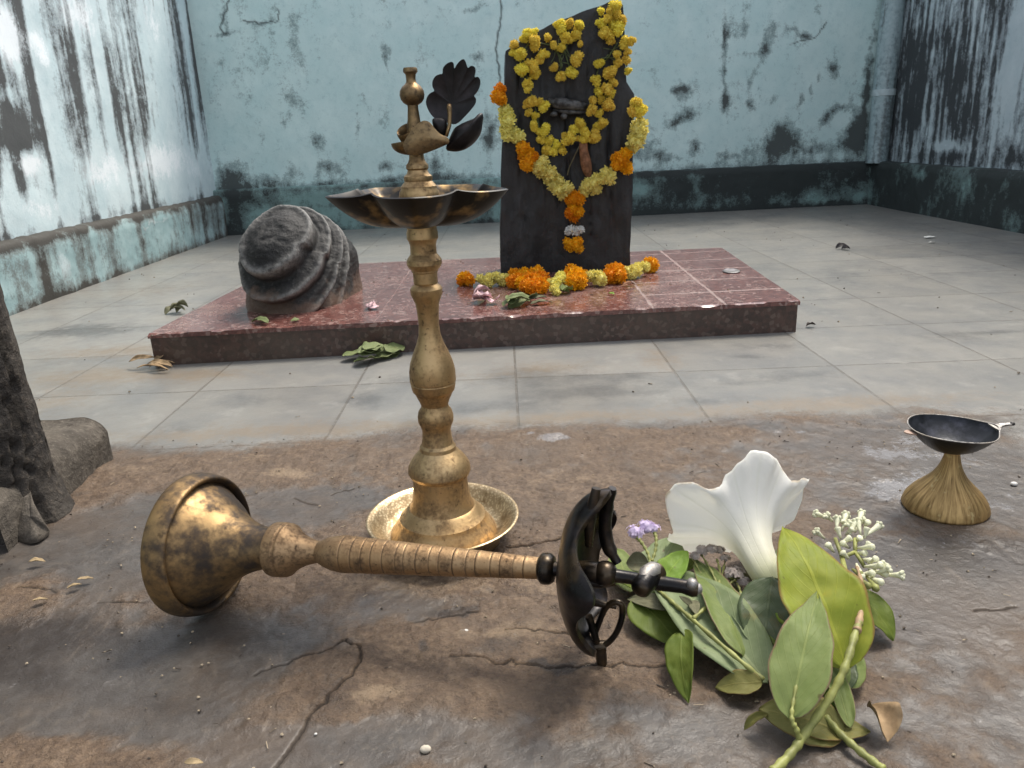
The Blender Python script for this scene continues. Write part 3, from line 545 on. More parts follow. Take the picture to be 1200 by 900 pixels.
# 4 cm slab edge is part of the top sheet: a rim folded down
ring=list(ii[0,:])+list(ii[1:,-1])+list(ii[-1,::-1][1:])+list(ii[::-1,0][1:-1]); b0=len(mb.v); cx,cy=np.mean(XX),np.mean(YY)
for i in ring: mb.v.append((XX[i],YY[i],HP-.012))
mb.f+=[(ring[k],b0+k,b0+(k+1)%len(ring),ring[(k+1)%len(ring)]) for k in range(len(ring))]
ob=obj('platform_top',mb,GT,pf,auto=45)
jt=np.zeros(len(XX)); jw=.0032
lw_=XX+.004*(fbm(XX*8,YY*8,3,410)-.5); lh=YY-.05*(XX-.39)
for xj in (.392,.592): jt=np.maximum(jt,(1-sstep(jw*.5,jw*1.3,np.abs(lw_-xj-.02*(YY-2))))*(XX>.37))
for k in range(1,6): jt=np.maximum(jt,(1-sstep(jw*.5,jw*1.3,np.abs(lh-2.03-.19*k)))*(XX>.392))
for xj in (-.36,): jt=np.maximum(jt,.35*(1-sstep(jw*.3,jw,np.abs(lw_-xj))))
fattr(ob,'joint',np.concatenate([jt,np.zeros(len(ring))]))
mb=MB(); ins=.004
def prism(mb,pts,z0,z1,n=60):
    R=resample([*pts,pts[0]],.02)[:-1]; m=len(R); zs=np.linspace(z0,z1,6); vs=[];fs=[]
    for zz in zs: vs+=[(p[0],p[1],zz) for p in R]
    for i in range(5):
        for k in range(m): fs.append((i*m+k,i*m+(k+1)%m,(i+1)*m+(k+1)%m,(i+1)*m+k))
    return mb.add(vs,fs)
c_=np.array([cx,cy]); prism(mb,[p+(c_-p)/np.linalg.norm(c_-p)*.006 for p in (FL,FR,BR_,BL_)],-.02,HP-.012)
obj('platform_side',mb,GS,pf,auto=40)
#PART3
# ================================================================== STANDING LAMP
LX,LY=-.106,.985
def zat(py): return D(519-(646-py)*.0535,py,LY)[2]
def dep(x,y,z): return (np.array([x,y,z])-CAM)@fwd
def prof(lst):
    out=[]
    for py,hw in lst:
        z=zat(py); out.append((hw*dep(LX,LY,z)/F,z))
    return out
lamp=thing('standing_oil_lamp',(LX,LY,0),'tall upright brass oil lamp with petal dish and a bird on top','oil lamp')
MT=Matrix.Translation(Vector((LX,LY,0)))
def smoothprof(p,n=5):
    q=crom([(r,z) for r,z in p],n); return [(max(a[0],0),a[1]) for a in q]
P_=prof([(256,20),(262,17.6),(269,17.4),(272,18.4),(279,18.4),(282,16.5),(287,15.2),(297,15.4),(301,18.5),(304,20.4),(309,20.6),(313,18.6),(316,15.6),(318,15.4),(319,14.4),(322,14.3),(331,14.2),(332,13.4),(333,14.4),(335,17),(338,18.8),(344,18.6),(349,16.5),(355,14),(366,12.6),(380,11.9),(392,12.9),(402,16),(412,20.5),(424,25),(434,27),(444,27),(446,26.9),(447.2,25.6),(448.4,26.3),(453,25.6),(457,24.5),(459,22.5),(462,21),(469,17.5),(474,15.8),(477,16.6),(481,19.5),(487,21),(493,20.6),(498,18.4),(503,16.6),(507,16.9),(513,17.5),(519,18.6),(522,21),(526,21.5),(529,24),(534,29),(540,33.5),(545,36),(551,36.5),(555,34.5),(557,31.8),(562,31.6),(575,32.6),(586,34.8),(592,38),(594,41),(599,45),(603,50),(606,51),(609,53),(614,57.5),(619,61),(623,62)])
P_=P_[::-1]; P_[0]=(P_[0][0],.012)
mb=MB().lathe([(.001,.010)]+[(P_[0][0],.009)]+P_,72,MT); obj('stem',mb,BRASS,lamp,auto=24)
R_=.1085
mb=MB().lathe([(0,0),(.078,0),(.082,.003),(.086,.012),(.094,.024),(.103,.033),(R_-.001,.0375),(R_,.0385),(R_-.001,.0398),(R_-.004,.0395),(.098,.033),(.089,.0225),(.080,.0145),(.066,.0115),(0,.0115)],96,MT); obj('base_tray',mb,BRASSE,lamp,auto=60)
def petal_bowl(npet,phase,r0,Rn,Rt,zb,zl,thick,M,nt=20,seg=180,cup=1.0,lipdrop=.0,tipup=0.0,sharp=2.2):
    """open dish with npet pointed petals; local z up"""
    def surf(t,th,off):
        k=((th-phase)/(2*pi/npet)+.5)%1-.5; q=abs(k)*2        # 0 at petal tip, 1 at notch
        R=Rn+(Rt-Rn)*(1-q**1.12)
        rr=r0+(R-r0)*t
        z=zb+(zl-zb)*(t**2.6)+ .0040*(t**2)*(q**4)*cup - .003*math.sin(pi*t)*(1-q**3)*cup + tipup*(t**3)*(1-q)**2 - .002*t**3*(1-q)
        return (rr-off*.6*t)*math.cos(th),(rr-off*.6*t)*math.sin(th),z+off*(1 if t<.98 else .35)
    vs=[];fs=[]
    for side in (0,1):
        for i in range(nt+1):
            for k in range(seg): vs.append(surf(i/nt,2*pi*k/seg,thick*side))
    m=(nt+1)*seg
    for i in range(nt):
        for k in range(seg):
            k2=(k+1)%seg
            fs.append((i*seg+k,(i+1)*seg+k,(i+1)*seg+k2,i*seg+k2)); fs.append((m+i*seg+k,m+i*seg+k2,m+(i+1)*seg+k2,m+(i+1)*seg+k))
    for k in range(seg):
        k2=(k+1)%seg; fs.append((nt*seg+k,m+nt*seg+k,m+nt*seg+k2,nt*seg+k2)); fs.append((k,k2,m+k2,m+k))
    return MB().add([M@Vector(v) for v in vs],fs)
ZL=zat(222); ZB=zat(263)
mb=petal_bowl(5,-pi/2+.02,.012,.0850,.1160,ZB,ZL-.002,.0035,MT,tipup=.002); obj('dish',mb,BLACK2,lamp,auto=50)
P2=prof([(84,8.5),(85,7.5),(87,6),(93,5.6),(96,6.0),(98,7.5),(101,11),(106,14),(111,14.6),(116,13.6),(120,11),(122,8),(123,6.4),(126,6.2),(140,7.4),(150,9.3),(160,9.6),(172,8)])
P2=[(.0001,zat(79.5)),(P2[0][0]*.9,zat(79))]+[(P2[0][0],zat(81))]+P2
mb=MB().lathe(P2,40,MT); obj('finial',mb,BRASSF,lamp,auto=40)
P3=prof([(178,8.2),(186,9),(190,10.5),(193,13.0),(197,13.2),(199,11.5),(203,13),(206,16.4),(209,16.8),(212,16),(215,18.5),(218,21),(221,21),(224,23),(229,23.5),(246,23.5)])
mb=MB().lathe(P3,56,MT); obj('collar',mb,BRASS,lamp,auto=40)
# bird on top
def q1(x,y): return (450+x/6.427,60+y/6.427)          # from an enlarged view of the top of the lamp
def PP(x,y,Yd): p=q1(x,y); return D(p[0],p[1],Yd)
mb=MB(); c=PP(300,660,LY); 
# hollow shell of the body: half-ellipsoid opening upwards
vs=[];fs=[];nt_,sg=10,40
for side,sc in ((0,1.0),(1,.90)):
    for i in range(nt_+1):
        th=pi/2*i/nt_
        for k in range(sg):
            a=2*pi*k/sg; ex=.0305*sc*math.cos(a)*math.sin(th); ey=.019*sc*math.sin(a)*math.sin(th); ez=-.0175*sc*math.cos(th)
            vs.append((LX-.0+ex+.0005,LY+ey,c[2]-.0005+ez+ (ex*.12)))
m=(nt_+1)*sg
for i in range(nt_):
    for k in range(sg):
        k2=(k+1)%sg; fs.append((i*sg+k,i*sg+k2,(i+1)*sg+k2,(i+1)*sg+k)); fs.append((m+i*sg+k,m+(i+1)*sg+k,m+(i+1)*sg+k2,m+i*sg+k2))
for k in range(sg): k2=(k+1)%sg; fs.append((nt_*sg+k,nt_*sg+k2,m+nt_*sg+k2,m+nt_*sg+k))
mb.add(vs,fs)
birdbody=obj('bird_body',mb,BRASSF,lamp,auto=60)
for yy,sgn in ((LY-.019,-1),(LY+.017,1)):
    ol=crom([PP(x,y,yy) for x,y in [(150,690),(190,620),(235,565),(285,530),(325,528),(355,548),(380,580),(425,625),(480,655),(490,690),(440,715),(370,745),(300,770),(230,785),(175,770),(150,735)]],4,True)
    obj('wing',plate(ol,.0035,(0,sgn,0.25),.004,6),BRASSF,birdbody,auto=50)
a=PP(175,620,LY-.004); ax=Vector((-.35,-.55,.75)).normalized(); Mq=Matrix.Translation(Vector(a))@ax.to_track_quat('Z','Y').to_matrix().to_4x4()
mb=MB().lathe([(.0,-.02),(.008,-.02),(.0115,-.008),(.0118,.004),(.0105,.0065),(.0085,.004),(.0075,-.006),(0,-.008)],28,Mq); obj('breast_cup',mb,BRASSF,birdbody,auto=60)
fan=[(375,500),(340,455),(318,400),(322,355),(345,320),(378,300),(365,265),(367,225),(388,190),(420,175),(440,170),(445,130),(470,98),(505,82),(524,92),(530,130),(550,100),(575,72),(600,62),(615,80),(632,125),(655,112),(682,120),(690,150),(683,195),(708,195),(726,222),(720,270),(700,310),(680,335),(693,360),(688,395),(660,435),(620,480),(570,530),(530,550),(480,540),(420,525)]
ol=crom([PP(x,y,LY+.012) for x,y in fan],4,True)
obj('fan_tail',plate(ol,.004,(0,-1,.05),-.006,8,.0006,120,center=PP(510,400,LY+.012)),BLACK3,birdbody,auto=50)
tl=[(470,735),(500,650),(530,590),(570,560),(620,535),(680,510),(705,485),(735,470),(748,490),(742,535),(735,590),(715,640),(670,695),(610,735),(550,752),(500,750)]
ol=crom([PP(x,y,LY+.004) for x,y in tl],4,True); obj('tail_cup',plate(ol,.016,(0,-1,.1),.012,8,edge=.9),BLACK3,birdbody,auto=60)
mb=MB().tube([PP(490,405,LY-.004),PP(492,430,LY-.006),PP(496,480,LY-.007),PP(492,560,LY-.012),PP(470,640,LY-.017)],[.0028,.0032,.0026,.0024,.002],10); obj('tail_pin',mb,BRASSF,birdbody)
ol=crom([PP(x,y,LY-.006) for x,y in [(365,520),(400,505),(440,508),(470,530),(475,600),(440,650),(400,650),(380,600)]],4,True); obj('back_saddle',plate(ol,.008,(0,-1,.1),.004,5),BLACK3,birdbody,auto=50)

# ================================================================== FALLEN LAMP
A0=Vector(G(248,638,.0895)); A1=Vector(G(690,670,.112)); AX=(A1-A0).normalized()
lx=(Vector((0,0,1))-AX*AX.z).normalized(); ly=AX.cross(lx)     # local x points up
fl=thing('fallen_oil_lamp',A0,'toppled oil lamp with a flared brass foot and blackened petal dish lying on its side','oil lamp')
fl.rotation_mode='QUATERNION'; RM=Matrix((lx,ly,AX)).transposed(); fl.rotation_quaternion=RM.to_quaternion()
def fobj(name,mb,mat,auto=45,par=None):
    # mesh given in the lamp's own axes
    me=bpy.data.meshes.new(name); me.from_pydata(mb.v,[],mb.f); me.materials.append(mat); me.update()
    me.polygons.foreach_set('use_smooth',[True]*len(me.polygons)); me.set_sharp_from_angle(angle=math.radians(auto))
    o=bpy.data.objects.new(name,me); C.objects.link(o); o.parent=par or fl; return o
def tx(px):
    lo,hi=-.2,.8
    for _ in range(50):
        m=(lo+hi)/2
        if PX(A0+AX*m)[0]<px: lo=m
        else: hi=m
    return lo
def fr_(px,hw): t=tx(px); return (hw*PX(A0+AX*t)[2]/F,t)
RB_=.0855
t0=-.030
foot=[(0,t0+.006),(RB_-.012,t0+.006),(RB_-.006,t0),(RB_,t0+.002),(RB_+.001,t0+.012),(RB_-.001,-.006),(RB_-.003,-.001),(RB_-.006,.0),(RB_-.009,-.003),(RB_-.011,-.008)]
neck=[fr_(262,55),fr_(270,47),fr_(280,38.5),fr_(292,31),fr_(305,26),fr_(316,23.6),fr_(321,23.2)]
foot+=[(.0735,-.006),(.068,.001)]+neck
fobj('foot',MB().lathe(smoothprof(foot[1:],3),96),BRASSB,60)
kn=[fr_(320,20),fr_(321,28),fr_(322.5,30.8),fr_(325,31.6),fr_(334,31.6),fr_(335.5,30.2),fr_(337,30.2),fr_(338.5,31.2),fr_(341,30.2),fr_(346,25.2),fr_(353,20),fr_(361,16),fr_(371,13),fr_(374,12.3)]
fobj('knob',MB().lathe(kn,64),BRASS2,38)
st=[fr_(373,12),fr_(377,14),fr_(383,17.2),(fr_(392,20)),fr_(402,21.6)]
gro=[406,419,431,442,455,470,479,493,508,519,535,550,561,578,589,604,616]
def hwst(x): return 21.8+(12.6-21.8)*((x-402)/(632-402))
x=404; gvals=[0]*len(st); rsg=random.Random(3); gdep={g:rsg.uniform(.5,1.0) for g in gro}
while x<632:
    g=min(gro,key=lambda q:abs(q-x)); d=abs(g-x); k_=max(0,1-d/.9)*gdep[g]; st.append(fr_(x,hwst(x)-1.1*k_+.22*gdep[g]*math.exp(-((x-g-2.2)/1.3)**2)-.10*math.sin(x*.21))); gvals.append(min(1,k_*1.1)); x+=.45
so_=fobj('stem',MB().lathe(st,72),BRASS2,70)
gv_=np.repeat(np.array(gvals),72)*np.clip(.35+1.1*np.tile(fbm(np.arange(72)*.16,np.zeros(72),3,5),len(st)),0,1); fattr(so_,'groove',gv_)
co_=[fr_(631,12.4),fr_(633,15.5),fr_(635.5,18),fr_(640,18.6),(fr_(645,18)),fr_(649,15),fr_(650,8.6),fr_(655,8.0),fr_(662,8.4)]
fobj('collar',MB().lathe(co_,40),BLACK,40)
# dish: a deep cup that opens towards the tip, with five channelled spouts
tD=tx(657); tR=tx(700)
def cup(seg=160,nt=22):
    vs=[];fs=[]
    az=[(0.05,.75,.27),(1.30,.60,.30),(-1.30,.50,.30),(2.5,.35,.28),(-2.5,.28,.28)]
    def sp(th):
        best=0
        for a,wt,sg_ in az:
            d=abs((th-a+pi)%(2*pi)-pi); best=max(best,wt*math.exp(-(d/sg_)**2))
        return best
    for side in (0,1):
        for i in range(nt+1):
            t=i/nt
            for k in range(seg):
                th=2*pi*k/seg; s_=sp(th)
                R=.071+.036*s_; dd=.036+.032*s_
                ang=t*pi/2
                r=R*math.sin(ang)**.95*(1-.03*side); z=tD+dd*(1-math.cos(ang))**1.05
                z+= (.0032 if side else 0)*(1-t*.7); r-= (.003 if side else 0)*t
                # folds between the spouts
                z+=-.008*(1-s_)*t**3
                vs.append((max(r,.0005)*math.cos(th),max(r,.0005)*math.sin(th),z))
    m=(nt+1)*seg
    for i in range(nt):
        for k in range(seg):
            k2=(k+1)%seg
            fs.append((i*seg+k,(i+1)*seg+k,(i+1)*seg+k2,i*seg+k2)); fs.append((m+i*seg+k,m+i*seg+k2,m+(i+1)*seg+k2,m+(i+1)*seg+k))
    for k in range(seg): k2=(k+1)%seg; fs.append((nt*seg+k,m+nt*seg+k,m+nt*seg+k2,nt*seg+k2))
    return MB().add(vs,fs)
dish=fobj('dish',cup(),BLACK,60)
def lp(px,py,off=0.0):
    """local point on the plane through the axis that faces the camera, `off` metres nearer"""
    d=Vector(ray(px,py)); n=lx.cross(AX); 
    if n.dot(d)>0: n=-n
    o=A0+n*off; t=(o-Vector(CAM)).dot(n)/d.dot(n); p=Vector(CAM)+d*t
    q=p-A0; return Vector((q.dot(lx),q.dot(ly),q.dot(AX)))
# spout lips at the top and the openwork handle below
a_=[lp(690,640,.020),lp(691,612,.018),lp(695,590,.015),lp(699,572,.013)]; fobj('spout_lip',MB().tube(a_,[.004,.0062,.0058,.0046],10),BLACK,60,dish)
a_=[lp(724,660,-.010),lp(713,640,-.014),lp(709,616,-.016),lp(712,592,-.014),lp(718,572,-.012)]; fobj('spout_lip',MB().tube(crom(a_,4),[.005]*3+[.0075]*5+[.0070]*5+[.0055]*3+[.0042],10),BLACK,60,dish)
h=crom([lp(x,y,-.0) for x,y in [(694,752),(700,735),(708,715),(718,706),(728,708),(729,722),(724,738),(716,750),(706,757),(698,757)]],5,True)
fobj('handle_loop',MB().tube(h+[h[0]],.0034,8),BLACK,60,dish)
fobj('handle_bar',MB().tube([lp(690,722,.008),lp(695,738,.006),lp(699,752,.003)],.0042,8).tube([lp(695,705,.004),lp(706,708,.0),(lp(722,711,-.003))],[.0048,.0036,.0026],8).tube([lp(690,682,.006),lp(704,684,0),lp(722,683,0)],[.006,.005,.003],8),BLACK,60,dish)
fobj('peg',MB().tube([lp(692,757,.002),lp(710,757,-.002)],.0062,10).tube([lp(703,757,.001),lp(704.5,768,.001),lp(706,783,.001)],[.0062,.0064,.0056],10),BLACK,60,dish)
post=[lp(676,668),lp(690,670),lp(705,672),lp(716,674),lp(738,677),lp(752,680),lp(770,683),lp(800,687),lp(812,690),lp(818,691)]
fobj('post',MB().tube(post,[.010,.0115,.011,.0072,.0066,.007,.0078,.0072,.0086,.007],18).ball(lp(709,672),.0135,18,12),BLACK,60)
fobj('crosspiece',MB().tube([lp(772,668,-.016),lp(771,669,-.014),lp(765,674,-.006),lp(757,682,.010),lp(750,690,.021),lp(748,692.5,.024),lp(747.5,693,.0245)],[.004,.0102,.0108,.0112,.0104,.0078,.003],18),BLACK,50)
fobj('crosspiece_highlight',MB().tube([lp(771,664,-.012),lp(766,667,-.006),lp(758,673,.006),lp(752,680,.014)],[.004,.0085,.009,.005],14),STEEL,50)  # added light-grey strip, painting the specular highlight on top of the crosspiece
fobj('tip_knob',MB().ball(lp(811,684,.004),.0058,14,10,jit=.06).ball(lp(816,690,.0),.0062,14,10,jit=.06),STEEL,60)

# ================================================================== SMALL LAMP
SX,SY=.634,1.020
sm=thing('small_oil_lamp',(SX,SY,0),'squat little oil lamp with flared golden foot and black pan standing on the damp floor','oil lamp')
t=NT('streaked_gold_brass'); th=t.n('TexCoord').outputs['Object']; g=t.n('Mapping'); t.l(th,g.inputs['Vector']); sp=t.n('SeparateXYZ'); t.l(th,sp.inputs[0])
angn=t.ma('ARCTAN2',sp.outputs[1],sp.outputs[0]); cmb=t.n('CombineXYZ'); t.l(t.ma('MULTIPLY',angn,11.0),cmb.inputs[0]); t.l(t.ma('MULTIPLY',sp.outputs[2],26.0),cmb.inputs[1])
n_=t.noise(1.0,6,.62,cmb.outputs[0]); n2_=t.noise(60,5,.6)
col=t.mix(t.rng(n_,.35,.68),(.50,.335,.14),(.22,.135,.05)); col=t.mix(t.rng(n2_,.58,.75),col,(.62,.50,.25)); col=t.mix(t.ma('MULTIPLY',t.rng(n_,.62,.72),.8),col,(.05,.032,.015))
GOLDS=t.bsdf(col,t.ma('MULTIPLY_ADD',n2_,.3,.34),.75,t.bump(t.ma('ADD',n_,t.ma('MULTIPLY',n2_,.6)),.0022,.35))
mb=MB().lathe(smoothprof([(.064,-.001),(.0668,.002),(.0668,.006),(.063,.017),(.054,.030),(.040,.044),(.0275,.058),(.0185,.074),(.0135,.090),(.0115,.102),(.0125,.112)],5),64,Matrix.Translation(Vector((SX,SY,0))))
# slightly irregular, hammered foot
v=np.array(mb.v); dn=fbm3(v,30,3,9)*.004*np.clip(1-v[:,2]/.09,0,1); rr=np.hypot(v[:,0]-SX,v[:,1]-SY); v[:,0]+=(v[:,0]-SX)/rr*dn; v[:,1]+=(v[:,1]-SY)/rr*dn; mb.v=[tuple(q) for q in v]
obj('foot',mb,GOLDS,sm,auto=60)
PT=Matrix.Translation(Vector((SX-.008,SY,.105)))@Matrix.Rotation(math.radians(2),4,Vector((.15,1,0)))
def pan():
    vs=[];fs=[];nt_,sg=16,80
    for side in (0,1):
        for i in range(nt_+1):
            t_=i/nt_
            for k in range(sg):
                a=2*pi*k/sg; d=(a+pi)%(2*pi)-pi; s1=math.exp(-(d/.28)**2)
                R=.0665*(1+.10*s1); r=R*t_; z=.040*(t_**2.2)+ .003*s1*t_**3 -(.0022*(1-t_*.6) if not side else 0)
                if t_>.95: r-=.0 if not side else .0018
                vs.append((r*math.cos(a),r*math.sin(a),z+.0012*math.sin(3*a+1)*t_))
    m=(nt_+1)*sg
    for i in range(nt_):
        for k in range(sg):
            k2=(k+1)%sg; fs.append((i*sg+k,(i+1)*sg+k,(i+1)*sg+k2,i*sg+k2)); fs.append((m+i*sg+k,m+i*sg+k2,m+(i+1)*sg+k2,m+(i+1)*sg+k))
    for k in range(sg): k2=(k+1)%sg; fs.append((nt_*sg+k,m+nt_*sg+k,m+nt_*sg+k2,nt_*sg+k2))
    return MB().add([PT@Vector(q) for q in vs],fs)
pan_o=obj('pan',pan(),PANM,sm,auto=60)
rim=[PT@Vector((.0665*(1+.10*math.exp(-(((a+pi)%(2*pi)-pi)/.28)**2))*math.cos(a),.0665*(1+.10*math.exp(-(((a+pi)%(2*pi)-pi)/.28)**2))*math.sin(a),.040+.003*math.exp(-(((a+pi)%(2*pi)-pi)/.28)**2)+.0012*math.sin(3*a+1))) for a in np.linspace(0,2*pi,80)]
obj('rim',MB().tube(rim,.0011,6,False),STEEL,pan_o)
sp_=[Vector((.067,.017,.0415)),Vector((.074,.010,.043)),Vector((.082,.0045,.045)),Vector((.095,.0035,.0465)),Vector((.0985,.001,.0468)),Vector((.095,-.0035,.0465)),Vector((.082,-.0045,.045)),Vector((.074,-.010,.043)),Vector((.067,-.017,.0415))]
obj('spout',plate([PT@Vector(q) for q in crom(sp_,4,True)],.003,(0,0,1),-.001,4,edge=.8),STEEL,pan_o,auto=50)
obj('spout_tip',MB().ball(PT@Vector((.0985,.0005,.0465)),.0042,12,8,(1,1,.7)),BLACK,pan_o)
lg=[Vector((-.060,.009,.033)),Vector((-.072,.008,.033)),Vector((-.079,.0,.033)),Vector((-.072,-.008,.033)),Vector((-.060,-.009,.033))]
obj('lug',plate([PT@Vector(q) for q in crom(lg,4,True)],.003,(0,0,1),0,3,edge=.8),simple('lug_copper',(.36,.25,.19),.45,.2),pan_o,auto=50)

sm.scale=(.87,.87,.87)
# ================================================================== BOULDER ON THE PLATFORM
def boulder():
    c=np.array([-.612,2.392,HP+.080]); ax=np.array([-.24,-.86,.50]); ax/=np.linalg.norm(ax); e1=np.cross(ax,[0,0,1]); e1/=np.linalg.norm(e1); e2=np.cross(e1,ax)
    nth,nph=240,220; vs=[];fs=[]
    th=np.linspace(0,pi,nth); ph=np.linspace(0,2*pi,nph,endpoint=False); T_,P_=np.meshgrid(th,ph,indexing='ij')
    d=np.stack([np.sin(T_)*np.cos(P_),np.sin(T_)*np.sin(P_),np.cos(T_)],-1).reshape(-1,3)
    # plan axes turned so that the long side runs back to the right
    a=math.radians(-16); lx_=d[:,0]*math.cos(a)+d[:,1]*math.sin(a); ly_=-d[:,0]*math.sin(a)+d[:,1]*math.cos(a)
    hz=np.where(d[:,2]>0,.195,.60); back=np.clip(ly_,0,1)
    pe=np.where(d[:,2]>0,2.15,2.6); rho=((np.abs(lx_)/.158)**2.3+(np.abs(ly_)/(.262+.022*np.tanh(ly_*4)))**2.3)**(1/2.3); R=1/(rho**pe+(np.abs(d[:,2])/hz)**pe)**(1/pe)
    # concentric carved folds round the face, wound like a coil
    cd=d@ax; ang=np.degrees(np.arccos(np.clip(cd,-1,1))); az=np.arctan2(d@e2,d@e1); ang=ang+6*np.cos(az+.6)+5*(fbm(az*1.2+9,ang*0+2,3,8)-.5)+4*np.cos(2*az-.8)
    step=0*ang; ridge=0*ang
    for a0,h in ((23,.030),(40,.026),(60,.022),(84,.014)):
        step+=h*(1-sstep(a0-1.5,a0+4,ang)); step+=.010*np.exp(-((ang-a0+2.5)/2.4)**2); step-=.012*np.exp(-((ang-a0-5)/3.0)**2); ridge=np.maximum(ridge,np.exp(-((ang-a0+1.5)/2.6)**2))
    step+=.016*np.exp(-(ang/16)**2)-.010*np.exp(-(ang/5)**2)
    R=R-.050+step*.95-.012*back
    V=c+d*R[:,None]; V=V+d*(fbm3(V,7,3,3)*.026+fbm3(V,28,4,8)*.014+fbm3(V,120,3,9)*.005)[:,None]
    lo_=np.clip((c[2]+.02-V[:,2])/.09,0,1); V[:,:2]=c[:2]+(V[:,:2]-c[:2])*(1+.05*lo_*np.clip((.5-ly_)/.7,0,1))[:,None]
    V[:,2]=np.maximum(V[:,2],HP-.01)
    for i in range(nth-1):
        for k in range(nph): k2=(k+1)%nph; fs.append((i*nph+k,(i+1)*nph+k,(i+1)*nph+k2,i*nph+k2))
    return V,fs,c,ridge
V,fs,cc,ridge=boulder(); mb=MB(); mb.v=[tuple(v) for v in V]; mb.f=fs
t=NT('weathered_black_stone'); a=t.noise(14,6,.65); b=t.noise(70,5,.65); v=t.voro(45)
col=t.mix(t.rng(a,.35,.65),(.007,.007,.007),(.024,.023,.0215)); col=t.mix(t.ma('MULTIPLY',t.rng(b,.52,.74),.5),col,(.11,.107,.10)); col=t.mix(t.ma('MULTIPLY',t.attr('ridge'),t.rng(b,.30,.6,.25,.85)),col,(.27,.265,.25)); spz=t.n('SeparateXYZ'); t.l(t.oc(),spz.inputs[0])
col=t.mix(t.ma('MULTIPLY',t.rng(t.ma('ADD',spz.outputs[2],t.ma('MULTIPLY',t.ma('SUBTRACT',a,.5),.22)),.02,.07,1,0),.55),col,(.20,.125,.085))
STONE=t.bsdf(col,t.ma('MULTIPLY_ADD',b,.3,.5),0.0,t.bump(t.ma('ADD',a,b),.006,.8),.45)
bo=thing('carved_boulder',(cc[0],cc[1],HP),'rounded dark stone with coiled carved folds sitting on the red platform','stone')
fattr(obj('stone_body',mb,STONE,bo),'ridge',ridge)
# ================================================================== SLAB WITH GARLANDS
SYF=2.665
def S(px,py,off=0.0): return D(px,py,SYF-off)
sl_=thing('stone_slab',(.205,SYF+.06,HP),'upright black stone slab with broken slanting top draped in yellow garlands','stone slab')
out=[(587,317),(586,270),(587,199),(590,120),(592,62),(600,57),(615,48),(632,38),(655,27),(680,17),(699,11),(716,4),(727,10),(729,40),(729,75),(730,98),(739,112),(739,150),(738,200),(736,260),(735,312),(700,314),(660,316),(620,317)]
P=[]
for a,b in zip(out,out[1:]+out[:1]):
    n=max(1,int(math.hypot(b[0]-a[0],b[1]-a[1])/5))
    for k in range(n): P.append(S(a[0]+(b[0]-a[0])*k/n,a[1]+(b[1]-a[1])*k/n,-.065))
mb=plate(P,.13,(0,-1,0),0,34,.0,10,edge=.97)
V=np.array(mb.v); fm=V[:,1]<SYF+.05
V[:,1]+= (fbm(V[:,0]*14,V[:,2]*5,5,500)-.5)*.022+(fbm(V[:,0]*60,V[:,2]*22,4,501)-.5)*.007
V[:,0]+= (fbm(V[:,2]*9,V[:,1]*9,4,502)-.5)*.008; V[:,2]+=(fbm(V[:,0]*16,V[:,1]*16,4,503)-.5)*.010
# vertical chisel grooves and the recessed face
for px in (612,640,668,690,716): V[:,1]+=np.where(fm,.006*np.exp(-((V[:,0]-S(px,200)[0]-.006*np.sin(V[:,2]*9))/.006)**2),0)
rc=S(662,150); V[:,1]+=np.where(fm,.030*np.exp(-(((V[:,0]-rc[0])/.075)**4+((V[:,2]-rc[2])/.055)**4)),0)
V[:,2]=np.where(V[:,2]<HP+.012,HP-.004,V[:,2]); mb.v=[tuple(v) for v in V]
t=NT('black_slab_stone'); a=t.noise(10,6,.65,t.vec((3,3,.7))); b=t.noise(80,5,.65)
col=t.mix(t.rng(a,.35,.7),(.008,.0078,.0085),(.022,.021,.0215)); col=t.mix(t.ma('MULTIPLY',t.rng(b,.56,.76),.4),col,(.060,.058,.058))
SLAB=t.bsdf(col,t.ma('MULTIPLY_ADD',b,.35,.34),0.0,t.bump(t.ma('ADD',a,t.ma('MULTIPLY',b,.6)),.005,.7),.5)
obj('slab_body',mb,SLAB,sl_,auto=50)
t=NT('pale_carving_stone'); a=t.noise(45,5,.6); CARV=t.bsdf(t.mix(t.rng(a,.35,.65),(.018,.018,.018),(.13,.13,.128)),.6,0.0,t.bump(a,.003,.6))
mb=MB().tube([S(643,120,-.005),S(655,121,.006),S(672,123,.006),S(690,126,-.006)],[.012,.017,.016,.010],12).tube([S(648,129,-.005),S(668,131,.0),S(686,131,-.006)],[.006,.009,.006],10).ball(S(649,134,.004),.010,12,8,(1.3,.7,.8)).ball(S(661,136,-.004),.012,12,8,(1,.6,.9))
V=np.array(mb.v); V[:,1]+=fbm3(V,60,3,2)*.01; V[:,2]+=fbm3(V,50,3,7)*.01; mb.v=[tuple(v) for v in V]; obj('carved_face',mb,CARV,sl_)
